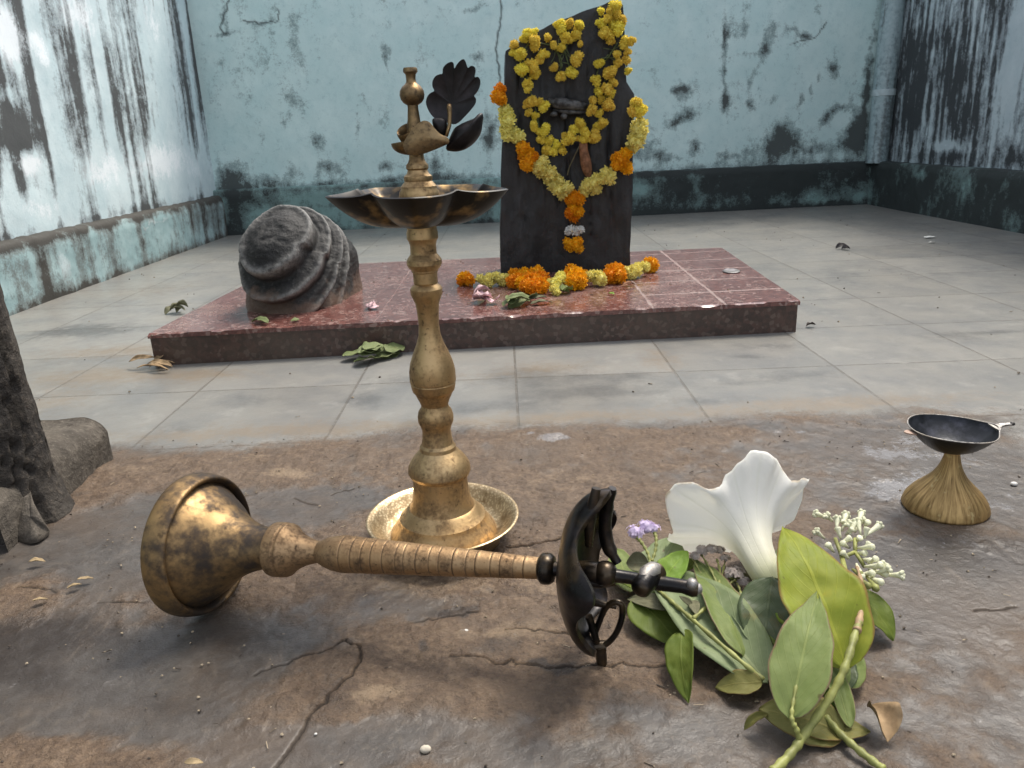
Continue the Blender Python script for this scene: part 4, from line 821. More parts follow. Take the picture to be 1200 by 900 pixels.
# ---- flowers
def pompom(n,seed,flat=.85,pl=.42,core=.72):
    rs=random.Random(seed); mb=MB(); mb.ball((0,0,0),core,12,8,(1,1,flat))
    for i in range(n):
        z=1-2*(i+.5)/n; a=i*2.399963+rs.uniform(-.25,.25); r=math.sqrt(max(0,1-z*z)); nrm=Vector((r*math.cos(a),r*math.sin(a),z)); nrm=(nrm+Vector((rs.uniform(-.2,.2),)*3)).normalized()
        t1=nrm.orthogonal().normalized(); t1=(Matrix.Rotation(rs.uniform(0,6.28),3,nrm)@t1); t2=nrm.cross(t1); l=rs.uniform(.8,1.12)
        b=Vector((nrm.x,nrm.y,nrm.z*flat))*core*.88; tip=Vector((nrm.x,nrm.y,nrm.z*flat))*l; tip+=t1*rs.uniform(.02,.22); w_=pl*.5*rs.uniform(.7,1.15)
        m_=b.lerp(tip,.6)+nrm*.05
        mb.add([b-t2*w_*.5,b+t2*w_*.5,m_+t2*w_-t1*.03,tip+t2*w_*.55,tip-t2*w_*.55,m_-t2*w_-t1*.03,m_+t1*.05,tip+t1*.06],[(0,1,6),(1,2,6),(2,3,7,6),(3,4,7),(4,5,6,7),(5,0,6)])
    return mb
def mesh_of(name,mb,mat):
    me=bpy.data.meshes.new(name); me.from_pydata(mb.v,[],mb.f); me.materials.append(mat); me.update(); me.polygons.foreach_set('use_smooth',[True]*len(me.polygons)); return me
def lumpy(seed,n=5):
    rs=random.Random(seed); mb=MB(); m0=pompom(90,seed,.9,.30)
    for q in range(n):
        o=Vector((rs.gauss(0,1),rs.gauss(0,1),rs.gauss(0,1))).normalized()*rs.uniform(.34,.56)*(q>0); r=.70 if q==0 else rs.uniform(.42,.62); rot=Matrix.Rotation(rs.uniform(0,6.3),3,Vector((rs.gauss(0,1),rs.gauss(0,1),1)).normalized())
        mb.add([o+(rot@Vector(v))*r for v in m0.v],m0.f)
    return mb
MUM=[mesh_of('yellow_bloom',lumpy(k,4+k%3),YEL) for k in range(6)]
MAR=[mesh_of('orange_bloom',pompom(190,20+k,.85,.28),ORA) for k in range(4)]
TWO=[mesh_of('gold_bloom',pompom(130,40+k,.8,.36),YEL) for k in range(2)]
def inst(name,me,loc,r,parent,sc=(1,1,1)):
    o=bpy.data.objects.new(name,me); C.objects.link(o); o.parent=parent; o.location=Vector([float(q) for q in loc])-parent.location
    o.rotation_euler=(random.uniform(0,6.3),random.uniform(0,6.3),random.uniform(0,6.3)) if sc==(1,1,1) else (random.uniform(-.2,.2),random.uniform(-.2,.2),random.uniform(0,6))
    o.scale=(r*sc[0],r*sc[1],r*sc[2]); return o
z3=lambda x,y:(560+x/2.8136,y/2.8136)
sc3=(SYF*1.0)/F/2.8136*1.02
g1=thing('yellow_garland',S(660,60,.03),'upper garland of loose yellow blooms hanging in a loop over the slab','garland')
L1=[(120,145,22),(165,115,22),(188,140,25),(140,180,28),(180,212,27),(145,230,25),(190,245,22),(165,278,27),(215,178,20),(230,122,18),(185,105,16),(150,128,18),(118,175,16),(200,195,18),(178,335,25),(218,350,22),(165,372,16),(188,380,18),(205,335,18),(160,345,15),(185,415,20),(222,428,22),(205,460,20),(235,465,20),(225,495,20),(262,478,22),(280,498,20),(250,502,18),(200,435,15),
 (275,90,24),(300,80,18),(325,110,24),(335,82,18),(338,145,14),(285,120,22),(300,130,18),(250,152,18),(275,155,18),(325,195,24),(252,222,18),(270,252,20),(308,240,20),(262,80,15),
 (455,18,24),(405,35,18),(430,60,22),(405,75,18),(460,50,24),(425,110,28),(465,90,28),(440,135,18),(485,140,22),(505,135,16),(495,170,16),(492,200,18),(497,232,16),(460,180,18),(400,210,18),(460,210,20),(435,240,26),(390,265,20),(425,290,26),(445,270,18),(400,305,18),(435,310,20),(380,330,18),(405,328,18),(428,350,26),(375,362,20),(400,375,18),(440,35,18),(478,70,18),
 (340,405,22),(318,430,20),(300,460,24),(355,440,24),(385,450,26),(410,405,24),(395,415,18),(375,460,18),(330,455,14),(285,450,14),(350,460,16),(330,415,16)]
for i,(x,y,r) in enumerate(L1):
    R=r*sc3*.98*(.9+.25*((i*37)%11)/11); p=z3(x,y); inst('bloom',MUM[(i*5+i//3)%6],S(p[0],p[1],R*.75+.006+random.uniform(0,.012)),R,g1)
mb=MB()
for path in ([(190,110),(150,180),(165,270),(185,340),(195,380),(205,430),(240,480),(290,480),(320,440),(370,440),(400,390),(410,340),(400,300),(430,250),(460,190),(480,130),(440,70),(450,20)],[(188,140),(250,150),(290,160),(300,100)],[(250,150),(275,200),(268,240)],[(290,160),(310,195),(325,190)],[(285,165),(300,215),(306,235)],[(430,180),(405,210),(390,250)],[(460,140),(430,190),(415,205)],[(480,140),(495,180),(490,220)]):
    mb.tube(crom([S(*z3(x,y),.012) for x,y in path],4),.0022,6)
for k in range(26):
    x,y=random.choice([(255,165),(285,170),(310,190),(275,205),(430,190),(415,205),(445,165)]); a=random.uniform(0,6.3); l=random.uniform(20,45)
    mb.tube(crom([S(*z3(x,y),.01),S(*z3(x+l*.5*math.cos(a)+4,y+l*.5*math.sin(a)),.02),S(*z3(x+l*math.cos(a),y+l*math.sin(a)),.016)],3),[.0012]*7,5)
obj('strand',mb,simple('garland_stem',(.10,.13,.05),.6,.4,60),g1)
# tightly tied strings: a fuzzy roll along a curve
def roll(path,rad,seed,dens=1.0,pl=.0075,fl=1.0):
    """one length of string threaded tight with small fluffy heads"""
    rs=random.Random(seed); P=[Vector(p) for p in crom(path,12)]; mb=MB(); L=[0]
    for a,b in zip(P[:-1],P[1:]): L.append(L[-1]+(b-a).length)
    d=rad*.55; n=max(2,int((L[-1]-rad*.8)/d)+1); base=[pompom(70,seed*7+q,.95,.36,.66) for q in range(3)]
    for i in range(n):
        l=min(L[-1],rad*.4+i*d); k=max(0,min(len(P)-2,next((q for q in range(len(L)-1) if L[q+1]>=l),len(P)-2))); f=(l-L[k])/max(1e-6,L[k+1]-L[k]); c=P[k].lerp(P[k+1],f); T=(P[k+1]-P[k]).normalized()
        for h in range(2):
            o=Vector((rs.gauss(0,1),rs.gauss(0,1),rs.gauss(0,1))); o-=T*o.dot(T); o=o.normalized()*rad*rs.uniform(.25,.5); r=rad*rs.uniform(.55,.78)
            q=Matrix.Rotation(rs.uniform(0,6.3),3,Vector((rs.gauss(0,1),rs.gauss(0,1),rs.gauss(0,1))).normalized()); m=base[(i+h)%3]
            mb.add([c+o+(q@Vector(v))*r for v in m.v],m.f)
    return mb
def zr(lst,off): return [S(*z3(x,y),off) for x,y in lst]
g2=thing('large_garland',S(660,200,.04),'wide garland of pale yellow and orange flowers draped round the slab with a hanging tassel','garland')
obj('flower_roll',roll(zr([(76,352),(92,395),(112,440),(132,485)],.036),.034,1),PALE,g2)
obj('flower_roll',roll(zr([(192,535),(225,570),(265,612),(300,640)],.038),.036,2),PALE,g2)
obj('flower_roll',roll(zr([(335,632),(375,618),(415,592),(452,565)],.038),.034,3),PALE,g2)
obj('flower_roll',roll(zr([(500,500),(520,460),(535,415),(540,385)],.036),.035,4),PALE,g2)
for x,y,r in [(72,300,22),(66,320,22),(78,332,17),(150,490,24),(168,515,27),(163,540,24),(185,520,18),(150,515,18),(470,530,28),(490,552,22),(458,525,20),(486,508,22),(455,545,16),(320,655,26),(308,660,20),(335,658,20)]:
    p=z3(x,y); inst('orange_bloom',MAR[int(x)%4],S(p[0],p[1],.040+random.uniform(-.008,.012)),r*sc3*1.06,g2)
for x,y,r in [(522,340,18),(530,362,22),(512,368,18),(545,360,14),(528,338,14),(315,690,20),(302,702,18),(332,700,20),(318,714,20)]:
    p=z3(x,y); inst('gold_bloom',(TWO if y<600 else MAR)[int(x)%2],S(p[0],p[1],.038+random.uniform(-.006,.01)),r*sc3*1.06,g2)
mb=MB().tube(zr([(320,640),(320,700),(320,740),(319,810)],.03),.003,8); 
for k in range(16): a=random.uniform(-14,14); mb.tube(zr([(320+a*.6,722),(320+a*1.1,738),(319+a*.9,752)],.034),.0035,6)
mb.tube(crom(zr([(70,300),(110,450),(165,525),(240,600),(318,650),(400,605),(480,540),(525,450),(535,350)],.03),5),.003,6); obj('thread',mb,THREAD,g2)
obj('white_roll',roll([S(*z3(292,763),.038),S(*z3(318,761),.046),S(*z3(346,764),.038)],.019,6,1.0,.007),WHT,g2)
obj('tassel_bloom',roll([S(*z3(285,806),.035),S(*z3(318,807),.05),S(*z3(355,806),.035)],.0265,7,1.0,.009),ORA,g2)
# dry leaf and twig caught in the garland
mk=lambda x,y,o:S(620+x/6.92,90+y/6.92,o)
dl=thing('dry_leaf',mk(460,680,.03),'brown withered leaf dangling under the yellow loop on the slab','leaf')
ol=[mk(x,y,.03) for x,y in [(410,535),(465,530),(480,600),(505,700),(510,770),(485,825),(455,800),(425,740),(410,640)]]; obj('leaf_blade',plate(crom(ol,4,True),.003,(0,-1,0),.012,6,.004,40),DRYB,dl)
obj('leaf_stalk',MB().tube(crom([mk(415,545,.03),mk(370,640,.026),mk(325,740,.02),mk(310,800,.02)],4),.0022,6),DKSTEM,dl)
# ---- base garland on the platform
g3=thing('floor_garland',(.13,2.62,HP),'short string of orange and pale yellow flowers lying along the foot of the slab','garland')
def Bq(x,y,r): return G(520+x/4.615,290+y/4.615,HP+r*.9)
for k,(pts,r) in enumerate([([(180,180),(225,178),(270,170),(310,165)],.026),([(312,180),(335,160)],.024),([(585,200),(620,185),(640,170)],.026),([(600,225),(610,240)],.016),([(780,165),(830,168),(875,165)],.028),([(1000,135),(1050,120),(1110,115)],.027)]):
    obj('flower_roll',roll([Bq(x,y,r) for x,y in pts],r,30+k),PALE,g3)
for x,y,r in [(100,170,.024),(120,160,.022),(135,175,.024),(92,182,.018),(380,150,.026),(375,185,.026),(400,175,.03),(440,150,.028),(430,195,.028),(470,180,.034),(500,150,.034),(480,210,.032),(530,170,.03),(520,205,.03),(450,210,.026),(660,165,.026),(690,140,.034),(720,165,.036),(700,185,.03),(740,185,.028),(750,150,.026),(900,120,.026),(930,130,.034),(950,150,.03),(900,155,.028),(965,130,.022),(1110,85,.026),(1125,95,.028)]:
    p=Bq(x,y,r); inst('orange_bloom',MAR[int(x)%4],p,r*.93,g3)
obj('thread',MB().tube([Bq(x,y,.02) for x,y in [(100,170),(160,178),(330,170),(450,180),(580,200),(720,170),(880,160),(1000,135),(1120,100)]],.004,6),THREAD,g3)
#PART4
# ================================================================== TREE TRUNK AND ROOT
t=NT('rough_bark'); a=t.noise(16,6,.68,t.vec((1,1,.6))); b=t.noise(80,5,.7);
col=t.mix(t.rng(a,.32,.68),(.026,.023,.021),(.075,.066,.056)); col=t.mix(t.ma('MULTIPLY',t.rng(b,.5,.75),.6),col,(.17,.14,.11)); sp=t.n('SeparateXYZ'); t.l(t.oc(),sp.inputs[0])
BARK=t.bsdf(col,.85,0.0,t.bump(t.ma('ADD',t.ma('MULTIPLY',b,.6),a),.014,.9),.25)
t=NT('root_bark'); a=t.noise(20,6,.68); b=t.noise(110,5,.7); gm=t.n('NewGeometry'); 
col=t.mix(t.rng(a,.32,.68),(.060,.052,.043),(.125,.108,.088)); col=t.mix(t.ma('MULTIPLY',t.rng(b,.5,.72),.65),col,(.20,.175,.145)); col=t.mix(t.rng(t.noise(34,5,.6),.62,.72),col,(.04,.032,.026))
ROOTM=t.bsdf(col,.88,0.0,t.bump(t.ma('ADD',t.ma('MULTIPLY',b,.6),a),.008,.9),.25)
TC=np.array([-.905,1.13])
tr=thing('tree',(TC[0],TC[1],0),'dark rough tree trunk with a thick blunt root beside the wet floor','tree')
mb=MB(); sg=200; zs=list(np.linspace(-.02,.5,150))+list(np.linspace(.52,2.6,50)); vs=[];fs=[]
for i,z in enumerate(zs):
    for k in range(sg):
        a_=2*pi*k/sg; R=.145+.022*math.exp(-max(z,0)/.05)+.012*math.cos(3*a_+1)+.010*math.cos(5*a_+z*3)-.012*max(0,z-.5)
        R+=.008*math.exp(-max(z,0)/.07)*max(0,math.cos(2*(a_+.9)))
        vs.append((TC[0]+R*math.cos(a_),TC[1]+R*math.sin(a_),z))
n=len(zs)
for i in range(n-1):
    for k in range(sg): k2=(k+1)%sg; fs.append((i*sg+k,i*sg+k2,(i+1)*sg+k2,(i+1)*sg+k))
fs.append(tuple((n-1)*sg+k for k in range(sg)))
V=np.array(vs); d=fbm3(V*np.array([1,1,.6]),14,5,3)*.030+fbm3(V,60,3,4)*.009; o=V.copy(); o[:,:2]-=TC; o[:,2]=0; o/=np.linalg.norm(o,axis=1)[:,None]; fis=fbm(np.arctan2(V[:,1]-TC[1],V[:,0]-TC[0])*6+.8*fbm(V[:,2]*6,V[:,0]*3,3,71),V[:,2]*3.2,4,70); d=d-.012*np.clip(1-np.abs(fis-.5)/.04,0,1); V+=o*d[:,None]
mb.v=[tuple(v) for v in V]; mb.f=fs; obj('trunk',mb,BARK,tr,weld=False)
# blunt root running away from the trunk
def rootmb():
    secs=[]; mb=MB(); sg=64; vs=[];fs=[]
    path=crom([np.array([-.835,1.00,0]),np.array([-.838,1.12,0]),np.array([-.842,1.22,0]),np.array([-.845,1.29,0]),np.array([-.846,1.325,0]),np.array([-.846,1.338,0]),np.array([-.846,1.343,0])],10); n=len(path)
    for i,p in enumerate(path):
        u=i/(n-1); wv=.088+.006*u; hh=.083+.004*math.sin(u*7); e=1-sstep(.90,1.0,u)*.96; e2=1-sstep(.94,1.0,u)*.9
        T=path[min(i+1,n-1)]-path[max(i-1,0)]; T/=np.linalg.norm(T); N=np.array([T[1],-T[0],0])
        for k in range(sg):
            a=2*pi*k/sg; c,s=math.cos(a),math.sin(a); q=lambda x:math.copysign(abs(x)**.36,x)
            vs.append(p+N*q(c)*wv*e2+np.array([0,0,max(q(s),-.3)*hh*max(e,.1)]))
    for i in range(n-1):
        for k in range(sg): k2=(k+1)%sg; fs.append((i*sg+k,(i+1)*sg+k,(i+1)*sg+k2,i*sg+k2))
    fs.append(tuple((n-1)*sg+k for k in range(sg)))
    V=np.array(vs); d1=fbm3(V,13,5,6)*.030+fbm3(V,70,3,8)*.008; d2=fbm3(V+5,15,5,9)*.030+fbm3(V+3,60,3,2)*.008; V[:,0]+=d1; V[:,2]+=d2*.8; V[:,1]+=d2*.5
    mb.v=[tuple(v) for v in V]; mb.f=fs; return mb
obj('root',rootmb(),ROOTM,tr)
ol=[G(x,y,z) for x,y,z in [(18,632,.0),(20,604,.03),(26,576,.055),(34,572,.058),(40,590,.045),(52,612,.02),(58,625,.0),(42,636,.0)]]
obj('bark_flake',plate(crom(ol,4,True),.012,(.5,-.8,.35),.012,5,.006,50),ROOTM,tr)

# ================================================================== CUT FLOWERS
def leaf(base,tip,width,nrm,bend=0.0,cup=.15,wav=.06,shape=.85,fold=0.0,seed=0,nu=36,nv=14,twist=0.0,droop=0.0,pw=.85):
    """blade from base to tip, broad near the base; one sheet with a thickness"""
    um=.55/(.55+pw); kmax=um**.55*(1-um)**pw
    b=np.asarray(base,float); e=np.asarray(tip,float); T=e-b; L=np.linalg.norm(T); T/=L; n=np.asarray(nrm,float); n-=T*(n@T); n/=np.linalg.norm(n); sd=np.cross(n,T)
    vs=[];uv=[];fs=[]; th=.00035
    gu,gv=np.meshgrid(np.arange(nu+1)/nu,np.arange(nv+1)/nv,indexing='ij'); crk_=fbm(gu*4.5+seed*3.1,gv*2.6+seed*1.7,3,seed%50)
    for side in (1,-1):
        for i in range(nu+1):
            u=i/nu; c=b+T*L*u+n*(bend*4*u*(1-u)*L)-n*droop*L*u*u; a=twist*(u-.2); n2=n*math.cos(a)+sd*math.sin(a); s2=sd*math.cos(a)-n*math.sin(a)
            w_=width*.5*(u**.55*(1-u)**pw/(kmax)) if 0<u<1 else .0004
            for j in range(nv+1):
                v=j/nv*2-1
                ed=1+.05*(vn(np.array([u*7+seed]),np.array([v*1.0+seed*3]),seed)[0]-.5)*2
                z=cup*w_*v*v+fold*w_*abs(v)+wav*w_*math.sin(u*13+seed+v*1.4)*abs(v)**1.5*.6-.018*w_*math.cos(av_(v)*0)
                z+=w_*.10*(math.sin(u*30-abs(v)*6+seed)*.18)*(1-abs(v))+L*.055*(crk_[i,j]-.5)
                vs.append(c+s2*v*w_*ed+n2*(z+side*th)); uv.append((u,(v+1)/2))
    m=(nu+1)*(nv+1); k=nv+1
    for i in range(nu):
        for j in range(nv):
            a=i*k+j; fs.append((a,a+1,a+k+1,a+k)); fs.append((m+a,m+a+k,m+a+k+1,m+a+1))
    for i in range(nu):
        for j in (0,nv):
            a=i*k+j; q=(a,a+k,m+a+k,m+a); fs.append(q if j==0 else q[::-1])
    return MB().add(vs,fs,uv)
def av_(v): return v
VW=lambda p:(CAM-np.asarray(p))/np.linalg.norm(CAM-np.asarray(p))
def stemmb(pts,r0,r1,seg=12,jit=.0):
    P=crom(pts,8); n=len(P); return MB().tube(P,[r0+(r1-r0)*i/(n-1)+(.0006*math.sin(i*1.7)) for i in range(n)],seg)
UPV=np.array([0,0,1.0])
# --- the leafy branch with the white bloom
br=thing('leafy_branch',G(945,840,0),'leafy cut branch with thick pale stem and broad green leaves lying on the brown floor','plant cutting','cut flowers laid on the floor')
S1=[G(905,905,.010),G(925,885,.013),G(945,858,.022),(G(976,811,.046)),G(992,777,.062),G(1003,740,.074),G(1008,728,.077)]
obj('stem',stemmb(S1,.0042,.0034),GREENST,br)
BRST=simple('brown_twig',(.33,.22,.12),.6,.25,60)
obj('twig',stemmb([G(1004,740,.074),G(1009,716,.080),G(1011,690,.084),G(1004,664,.088)],.0040,.0015),BRST,br)
obj('petiole',stemmb([G(938,872,.014),G(934,856,.028),G(928,842,.037),G(930,820,.045),G(937,785,.058)],.0028,.0012),GREENST,br)
def lf(mat,b,t,w_,nr,par=br,**k): return obj('leaf',leaf(b,t,w_,nr,**k),LF[mat],par)
b=G(992,786,.040); tp=G(917,617,.115); lf('yellow',b,tp,.084,VW(b)*.8+np.array([.25,-.2,.35]),bend=.11,cup=.16,seed=3,wav=.10,pw=1.0)
b=G(925,842,.034); tp=G(958,694,.088); lf('pale',b,tp,.055,VW(b)*1.0+np.array([-.10,-.1,.1]),bend=.09,cup=.2,seed=5,wav=.10,pw=1.05)
b=G(905,676,.070); tp=G(893,776,.018); lf('dark',b,tp,.060,VW(b)+np.array([-.2,0,.3]),bend=.05,cup=.15,seed=8,shape=.95)
b=G(900,800,.014); tp=G(765,668,.034); lf('grey',b,tp,.082,np.array([-.1,-.35,1]),bend=.07,cup=.20,seed=11,pw=.8)
b=G(870,770,.024); tp=G(815,655,.042); lf('pale',b,tp,.045,np.array([.1,-.6,1]),bend=.08,cup=.2,seed=12)
b=G(905,770,.018); tp=G(850,690,.046); lf('grey',b,tp,.040,np.array([.2,-.6,1]),bend=.06,cup=.25,seed=15)
b=G(893,800,.020); tp=G(838,806,.004); lf('olive',b,tp,.026,np.array([.1,-.5,1]),bend=.08,cup=.25,seed=16)
b=G(800,738,.030); tp=G(807,824,.001); lf('mid',b,tp,.034,VW(b)+np.array([-.5,0,.2]),bend=.12,cup=.22,seed=13,shape=.8,droop=0)
b=G(1001,690,.040); tp=G(1047,751,.008); lf('mid',b,tp,.044,np.array([.35,-.35,.9]),bend=.08,cup=.15,seed=17,shape=.85)
b=G(990,858,.006); tp=G(889,831,.012); lf('olive',b,tp,.050,np.array([.1,-.5,1]),bend=.05,cup=.2,seed=19,shape=.95)
b=G(996,853,.010); tp=G(966,768,.030); lf('pale',b,tp,.020,VW(b)+np.array([.3,0,.1]),bend=.08,cup=.3,seed=23)
b=G(975,800,.018); tp=G(985,835,.006); lf('bright',b,tp,.03,np.array([.2,-.5,.8]),bend=.05,seed=29)
b=G(945,735,.05); tp=G(913,702,.055); lf('bright',b,tp,.036,VW(b)+UPV*.4,bend=.08,seed=31)
b=G(960,790,.022); tp=G(905,715,.035); lf('mid',b,tp,.06,UPV,bend=.04,seed=37)
b=G(985,800,.020); tp=G(1011,770,.018); lf('pale',b,tp,.03,np.array([.2,-.6,.6]),bend=.05,seed=41)
b=G(930,850,.008); tp=G(1020,858,.004); lf('olive',b,tp,.035,UPV,bend=.03,seed=43)
b=G(925,690,.05); tp=G(921,632,.072); lf('grey',b,tp,.038,VW(b)+np.array([-.3,0,0]),bend=.02,seed=47)
b=G(975,770,.026); tp=G(990,812,.012); lf('dark',b,tp,.04,UPV-np.array([0,.4,0]),bend=.03,seed=48)
# --- second bare stem
st2_=thing('cut_stem',G(1008,878,0),'short bare green stem poking out below the leafy branch towards the picture edge','plant cutting','cut flowers laid on the floor')
obj('stem',stemmb([G(1036,902,.006),G(1010,882,.008),G(985,860,.010),G(968,840,.012)],.0036,.0032),GREENST,st2_)
# --- lavender sprig with its long thin stem
lv=thing('lavender_sprig',G(800,720,0),'thin stemmed sprig with small lavender florets leaning on the leaves','flower sprig','cut flowers laid on the floor')
obj('stem',stemmb([G(895,797,.020),G(860,768,.032),G(807,722,.040),G(785,703,.042),G(770,689,.042),G(762,672,.040),G(762,655,.048)],.0026,.0018),GREENST,lv)
obj('side_stem',stemmb([G(812,725,.041),G(833,706,.043),G(841,690,.044),G(844,672,.047),G(840,655,.050)],.0020,.0013),GREENST,lv)
obj('side_stem',stemmb([G(762,660,.048),G(759,648,.055),G(752,636,.062),G(746,630,.066)],.0016,.0022),GREENST,lv)
obj('side_stem',stemmb([G(764,658,.048),G(768,645,.055),G(769,632,.062),G(767,624,.066)],.0016,.0022),GREENST,lv)
def floret(c,r,n=5,seed=0,k=14,core=.62):
    rs=random.Random(seed); mb=MB(); c=np.asarray(c)
    for _ in range(k):
        o=np.array([rs.gauss(0,1),rs.gauss(0,1),abs(rs.gauss(0,1))+.2]); o/=np.linalg.norm(o); p=c+o*r*rs.uniform(.6,1.0)*np.array([1,1,.75]); nr=Vector(o)
        t1=nr.orthogonal().normalized(); t1=Matrix.Rotation(rs.uniform(0,6.3),3,nr)@t1; t2=nr.cross(t1)
        for q in range(n):
            a=2*pi*q/n; d=t1*math.cos(a)+t2*math.sin(a); s_=nr.cross(d); P_=Vector(p); l=r*.42
            mb.add([P_,P_+d*l*.55+s_*l*.32+nr*l*.12,P_+d*l+nr*l*rs.uniform(-.05,.25),P_+d*l*.55-s_*l*.32+nr*l*.12],[(0,1,2,3)])
    mb.ball(c,r*core,10,8); return mb
for i,(x,y,z,r) in enumerate([(744,624,.068,.0125),(757,618,.070,.0125),(766,620,.067,.009)]): obj('floret',floret(G(x,y,z),r,seed=i),LAV,lv)
GLAV=simple('faded_bud',(.40,.34,.30),.7,.25,70,.001,.3,.1)
for i,(x,y,z,r) in enumerate([(822,646,.054,.009),(834,644,.056,.008),(843,646,.052,.008),(861,673,.050,.0125),(815,652,.05,.007),(850,655,.05,.007),(872,682,.045,.008)]): obj('faded_bud',floret(G(x,y,z),r,5,30+i,30,.35),GLAV,lv)
for i,(x0,y0,x1,y1,zz) in enumerate([(842,690,822,650,.05),(842,690,861,680,.046),(836,700,850,656,.046),(826,690,812,655,.046),(868,706,864,684,.044)]): obj('side_stem',stemmb([G(x0,y0,.042),G((x0+x1)/2+2,(y0+y1)/2,zz),G(x1,y1,zz)],.0014,.0012),GREENST,lv)
b=G(770,690,.040); tp=G(806,646,.062); lf('bright',b,tp,.034,VW(b)+np.array([-.3,0,.4]),lv,bend=.08,seed=51)
b=G(762,690,.016); tp=G(792,630,.030); lf('grey',b,tp,.058,np.array([0,-.3,1]),lv,bend=.02,seed=52)
b=G(738,694,.012); tp=G(722,642,.012); lf('pale',b,tp,.042,np.array([.1,-.3,1]),lv,bend=.02,seed=53)
b=G(745,700,.022); tp=G(800,758,.004); lf('mid',b,tp,.055,np.array([-.1,-.5,1]),lv,bend=.05,seed=54)
b=G(792,702,.030); tp=G(718,676,.020); lf('mid',b,tp,.026,np.array([0,-.5,1]),lv,bend=.06,seed=55)
b=G(795,712,.030); tp=G(735,702,.018); lf('drab',b,tp,.022,np.array([0,-.5,1]),lv,bend=.08,seed=56)
b=G(810,690,.032); tp=G(765,715,.014); lf('pale',b,tp,.03,np.array([0,-.6,1]),lv,bend=.05,seed=57)
b=G(760,660,.046); tp=G(734,660,.040); lf('drab',b,tp,.024,VW(b)+UPV*.3,lv,bend=.1,cup=.5,seed=58)
for i in range(26):
    x=random.uniform(800,890); y=random.uniform(655,712); b=G(x,y,.022+random.uniform(0,.02)); a=random.uniform(0,6.3); l=random.uniform(.014,.028)
    obj('leaf',leaf(b,b+np.array([math.cos(a)*l,math.sin(a)*l,random.uniform(-.004,.012)]),l*.5,VW(b)+UPV*.5,bend=.06,seed=60+i,nu=10,nv=6),LF[['drab','mid','pale','drab'][i%4]],lv)
# --- white trumpet bloom
wf=thing('white_trumpet_flower',G(915,700,.03),'large white trumpet shaped bloom propped on the green leaves','flower','cut flowers laid on the floor')
B0=np.array(G(919,708,.045)); M0=np.array(G(868,583,.085)); ax_=M0-B0
ax_=np.array([-.014,.155,.060]); M0=B0+ax_; L_=np.linalg.norm(ax_); T=ax_/L_; u_=np.cross(T,UPV); u_/=np.linalg.norm(u_); v_=np.cross(u_,T)
def trumpet():
    vs=[];uv=[];fs=[];nt_,sg=46,120
    for side in (0,1):
        for i in range(nt_+1):
            t_=i/nt_
            for k in range(sg):
                a=2*pi*k/sg
                fl=sstep(.34,1.04,t_); r=.0075+.0085*sstep(0,.25,t_)+.011*t_**1.2+.058*fl**1.7
                lob=.5+.5*math.cos(5*(a-1.45)); r*=1+fl**2.2*(.24*lob-.15)+.05*math.cos(5*(a-1.45))*sstep(.1,.45,t_)*(1-fl)
                r*=1+fl**1.5*(.20*math.exp(-(((a-3.35+pi)%(2*pi)-pi)/.55)**2)+.05*math.exp(-(((a-.05+pi)%(2*pi)-pi)/.5)**2))
                z=L_*(t_-.16*fl**3.0)+L_*.13*fl**2*lob+.0055*math.sin(7*a+1)*fl**2.5+.0032*math.sin(13*a+.7)*fl**4+.0016*math.sin(29*a)*fl**6; r*=1+.003*math.cos(15*a)*fl*(1-.5*fl)
                r-=side*.0004
                x=r*math.cos(a); y=r*math.sin(a)*1.0
                p=B0+T*z+u_*x+v_*y; p=p-UPV*(.016*fl**2*(.5-.5*math.cos(a)))
                p=p+u_*(-.006*math.sin(pi*t_)); vs.append(p); uv.append((t_,k/sg))
    m=(nt_+1)*sg
    for i in range(nt_):
        for k in range(sg):
            k2=(k+1)%sg; fs.append((i*sg+k,i*sg+k2,(i+1)*sg+k2,(i+1)*sg+k)); fs.append((m+i*sg+k,m+(i+1)*sg+k,m+(i+1)*sg+k2,m+i*sg+k2))
    for k in range(sg): k2=(k+1)%sg; fs.append((nt_*sg+k,nt_*sg+k2,m+nt_*sg+k2,m+nt_*sg+k))
    return MB().add(vs,fs,uv)
obj('bloom',trumpet(),BLOOM,wf)
obj('tube_end',stemmb([B0+T*.02,B0-T*.004,B0-T*.022],.0085,.0045,16),simple('pale_calyx',(.62,.64,.40),.55,.12,50,.001,.2,.25),wf)
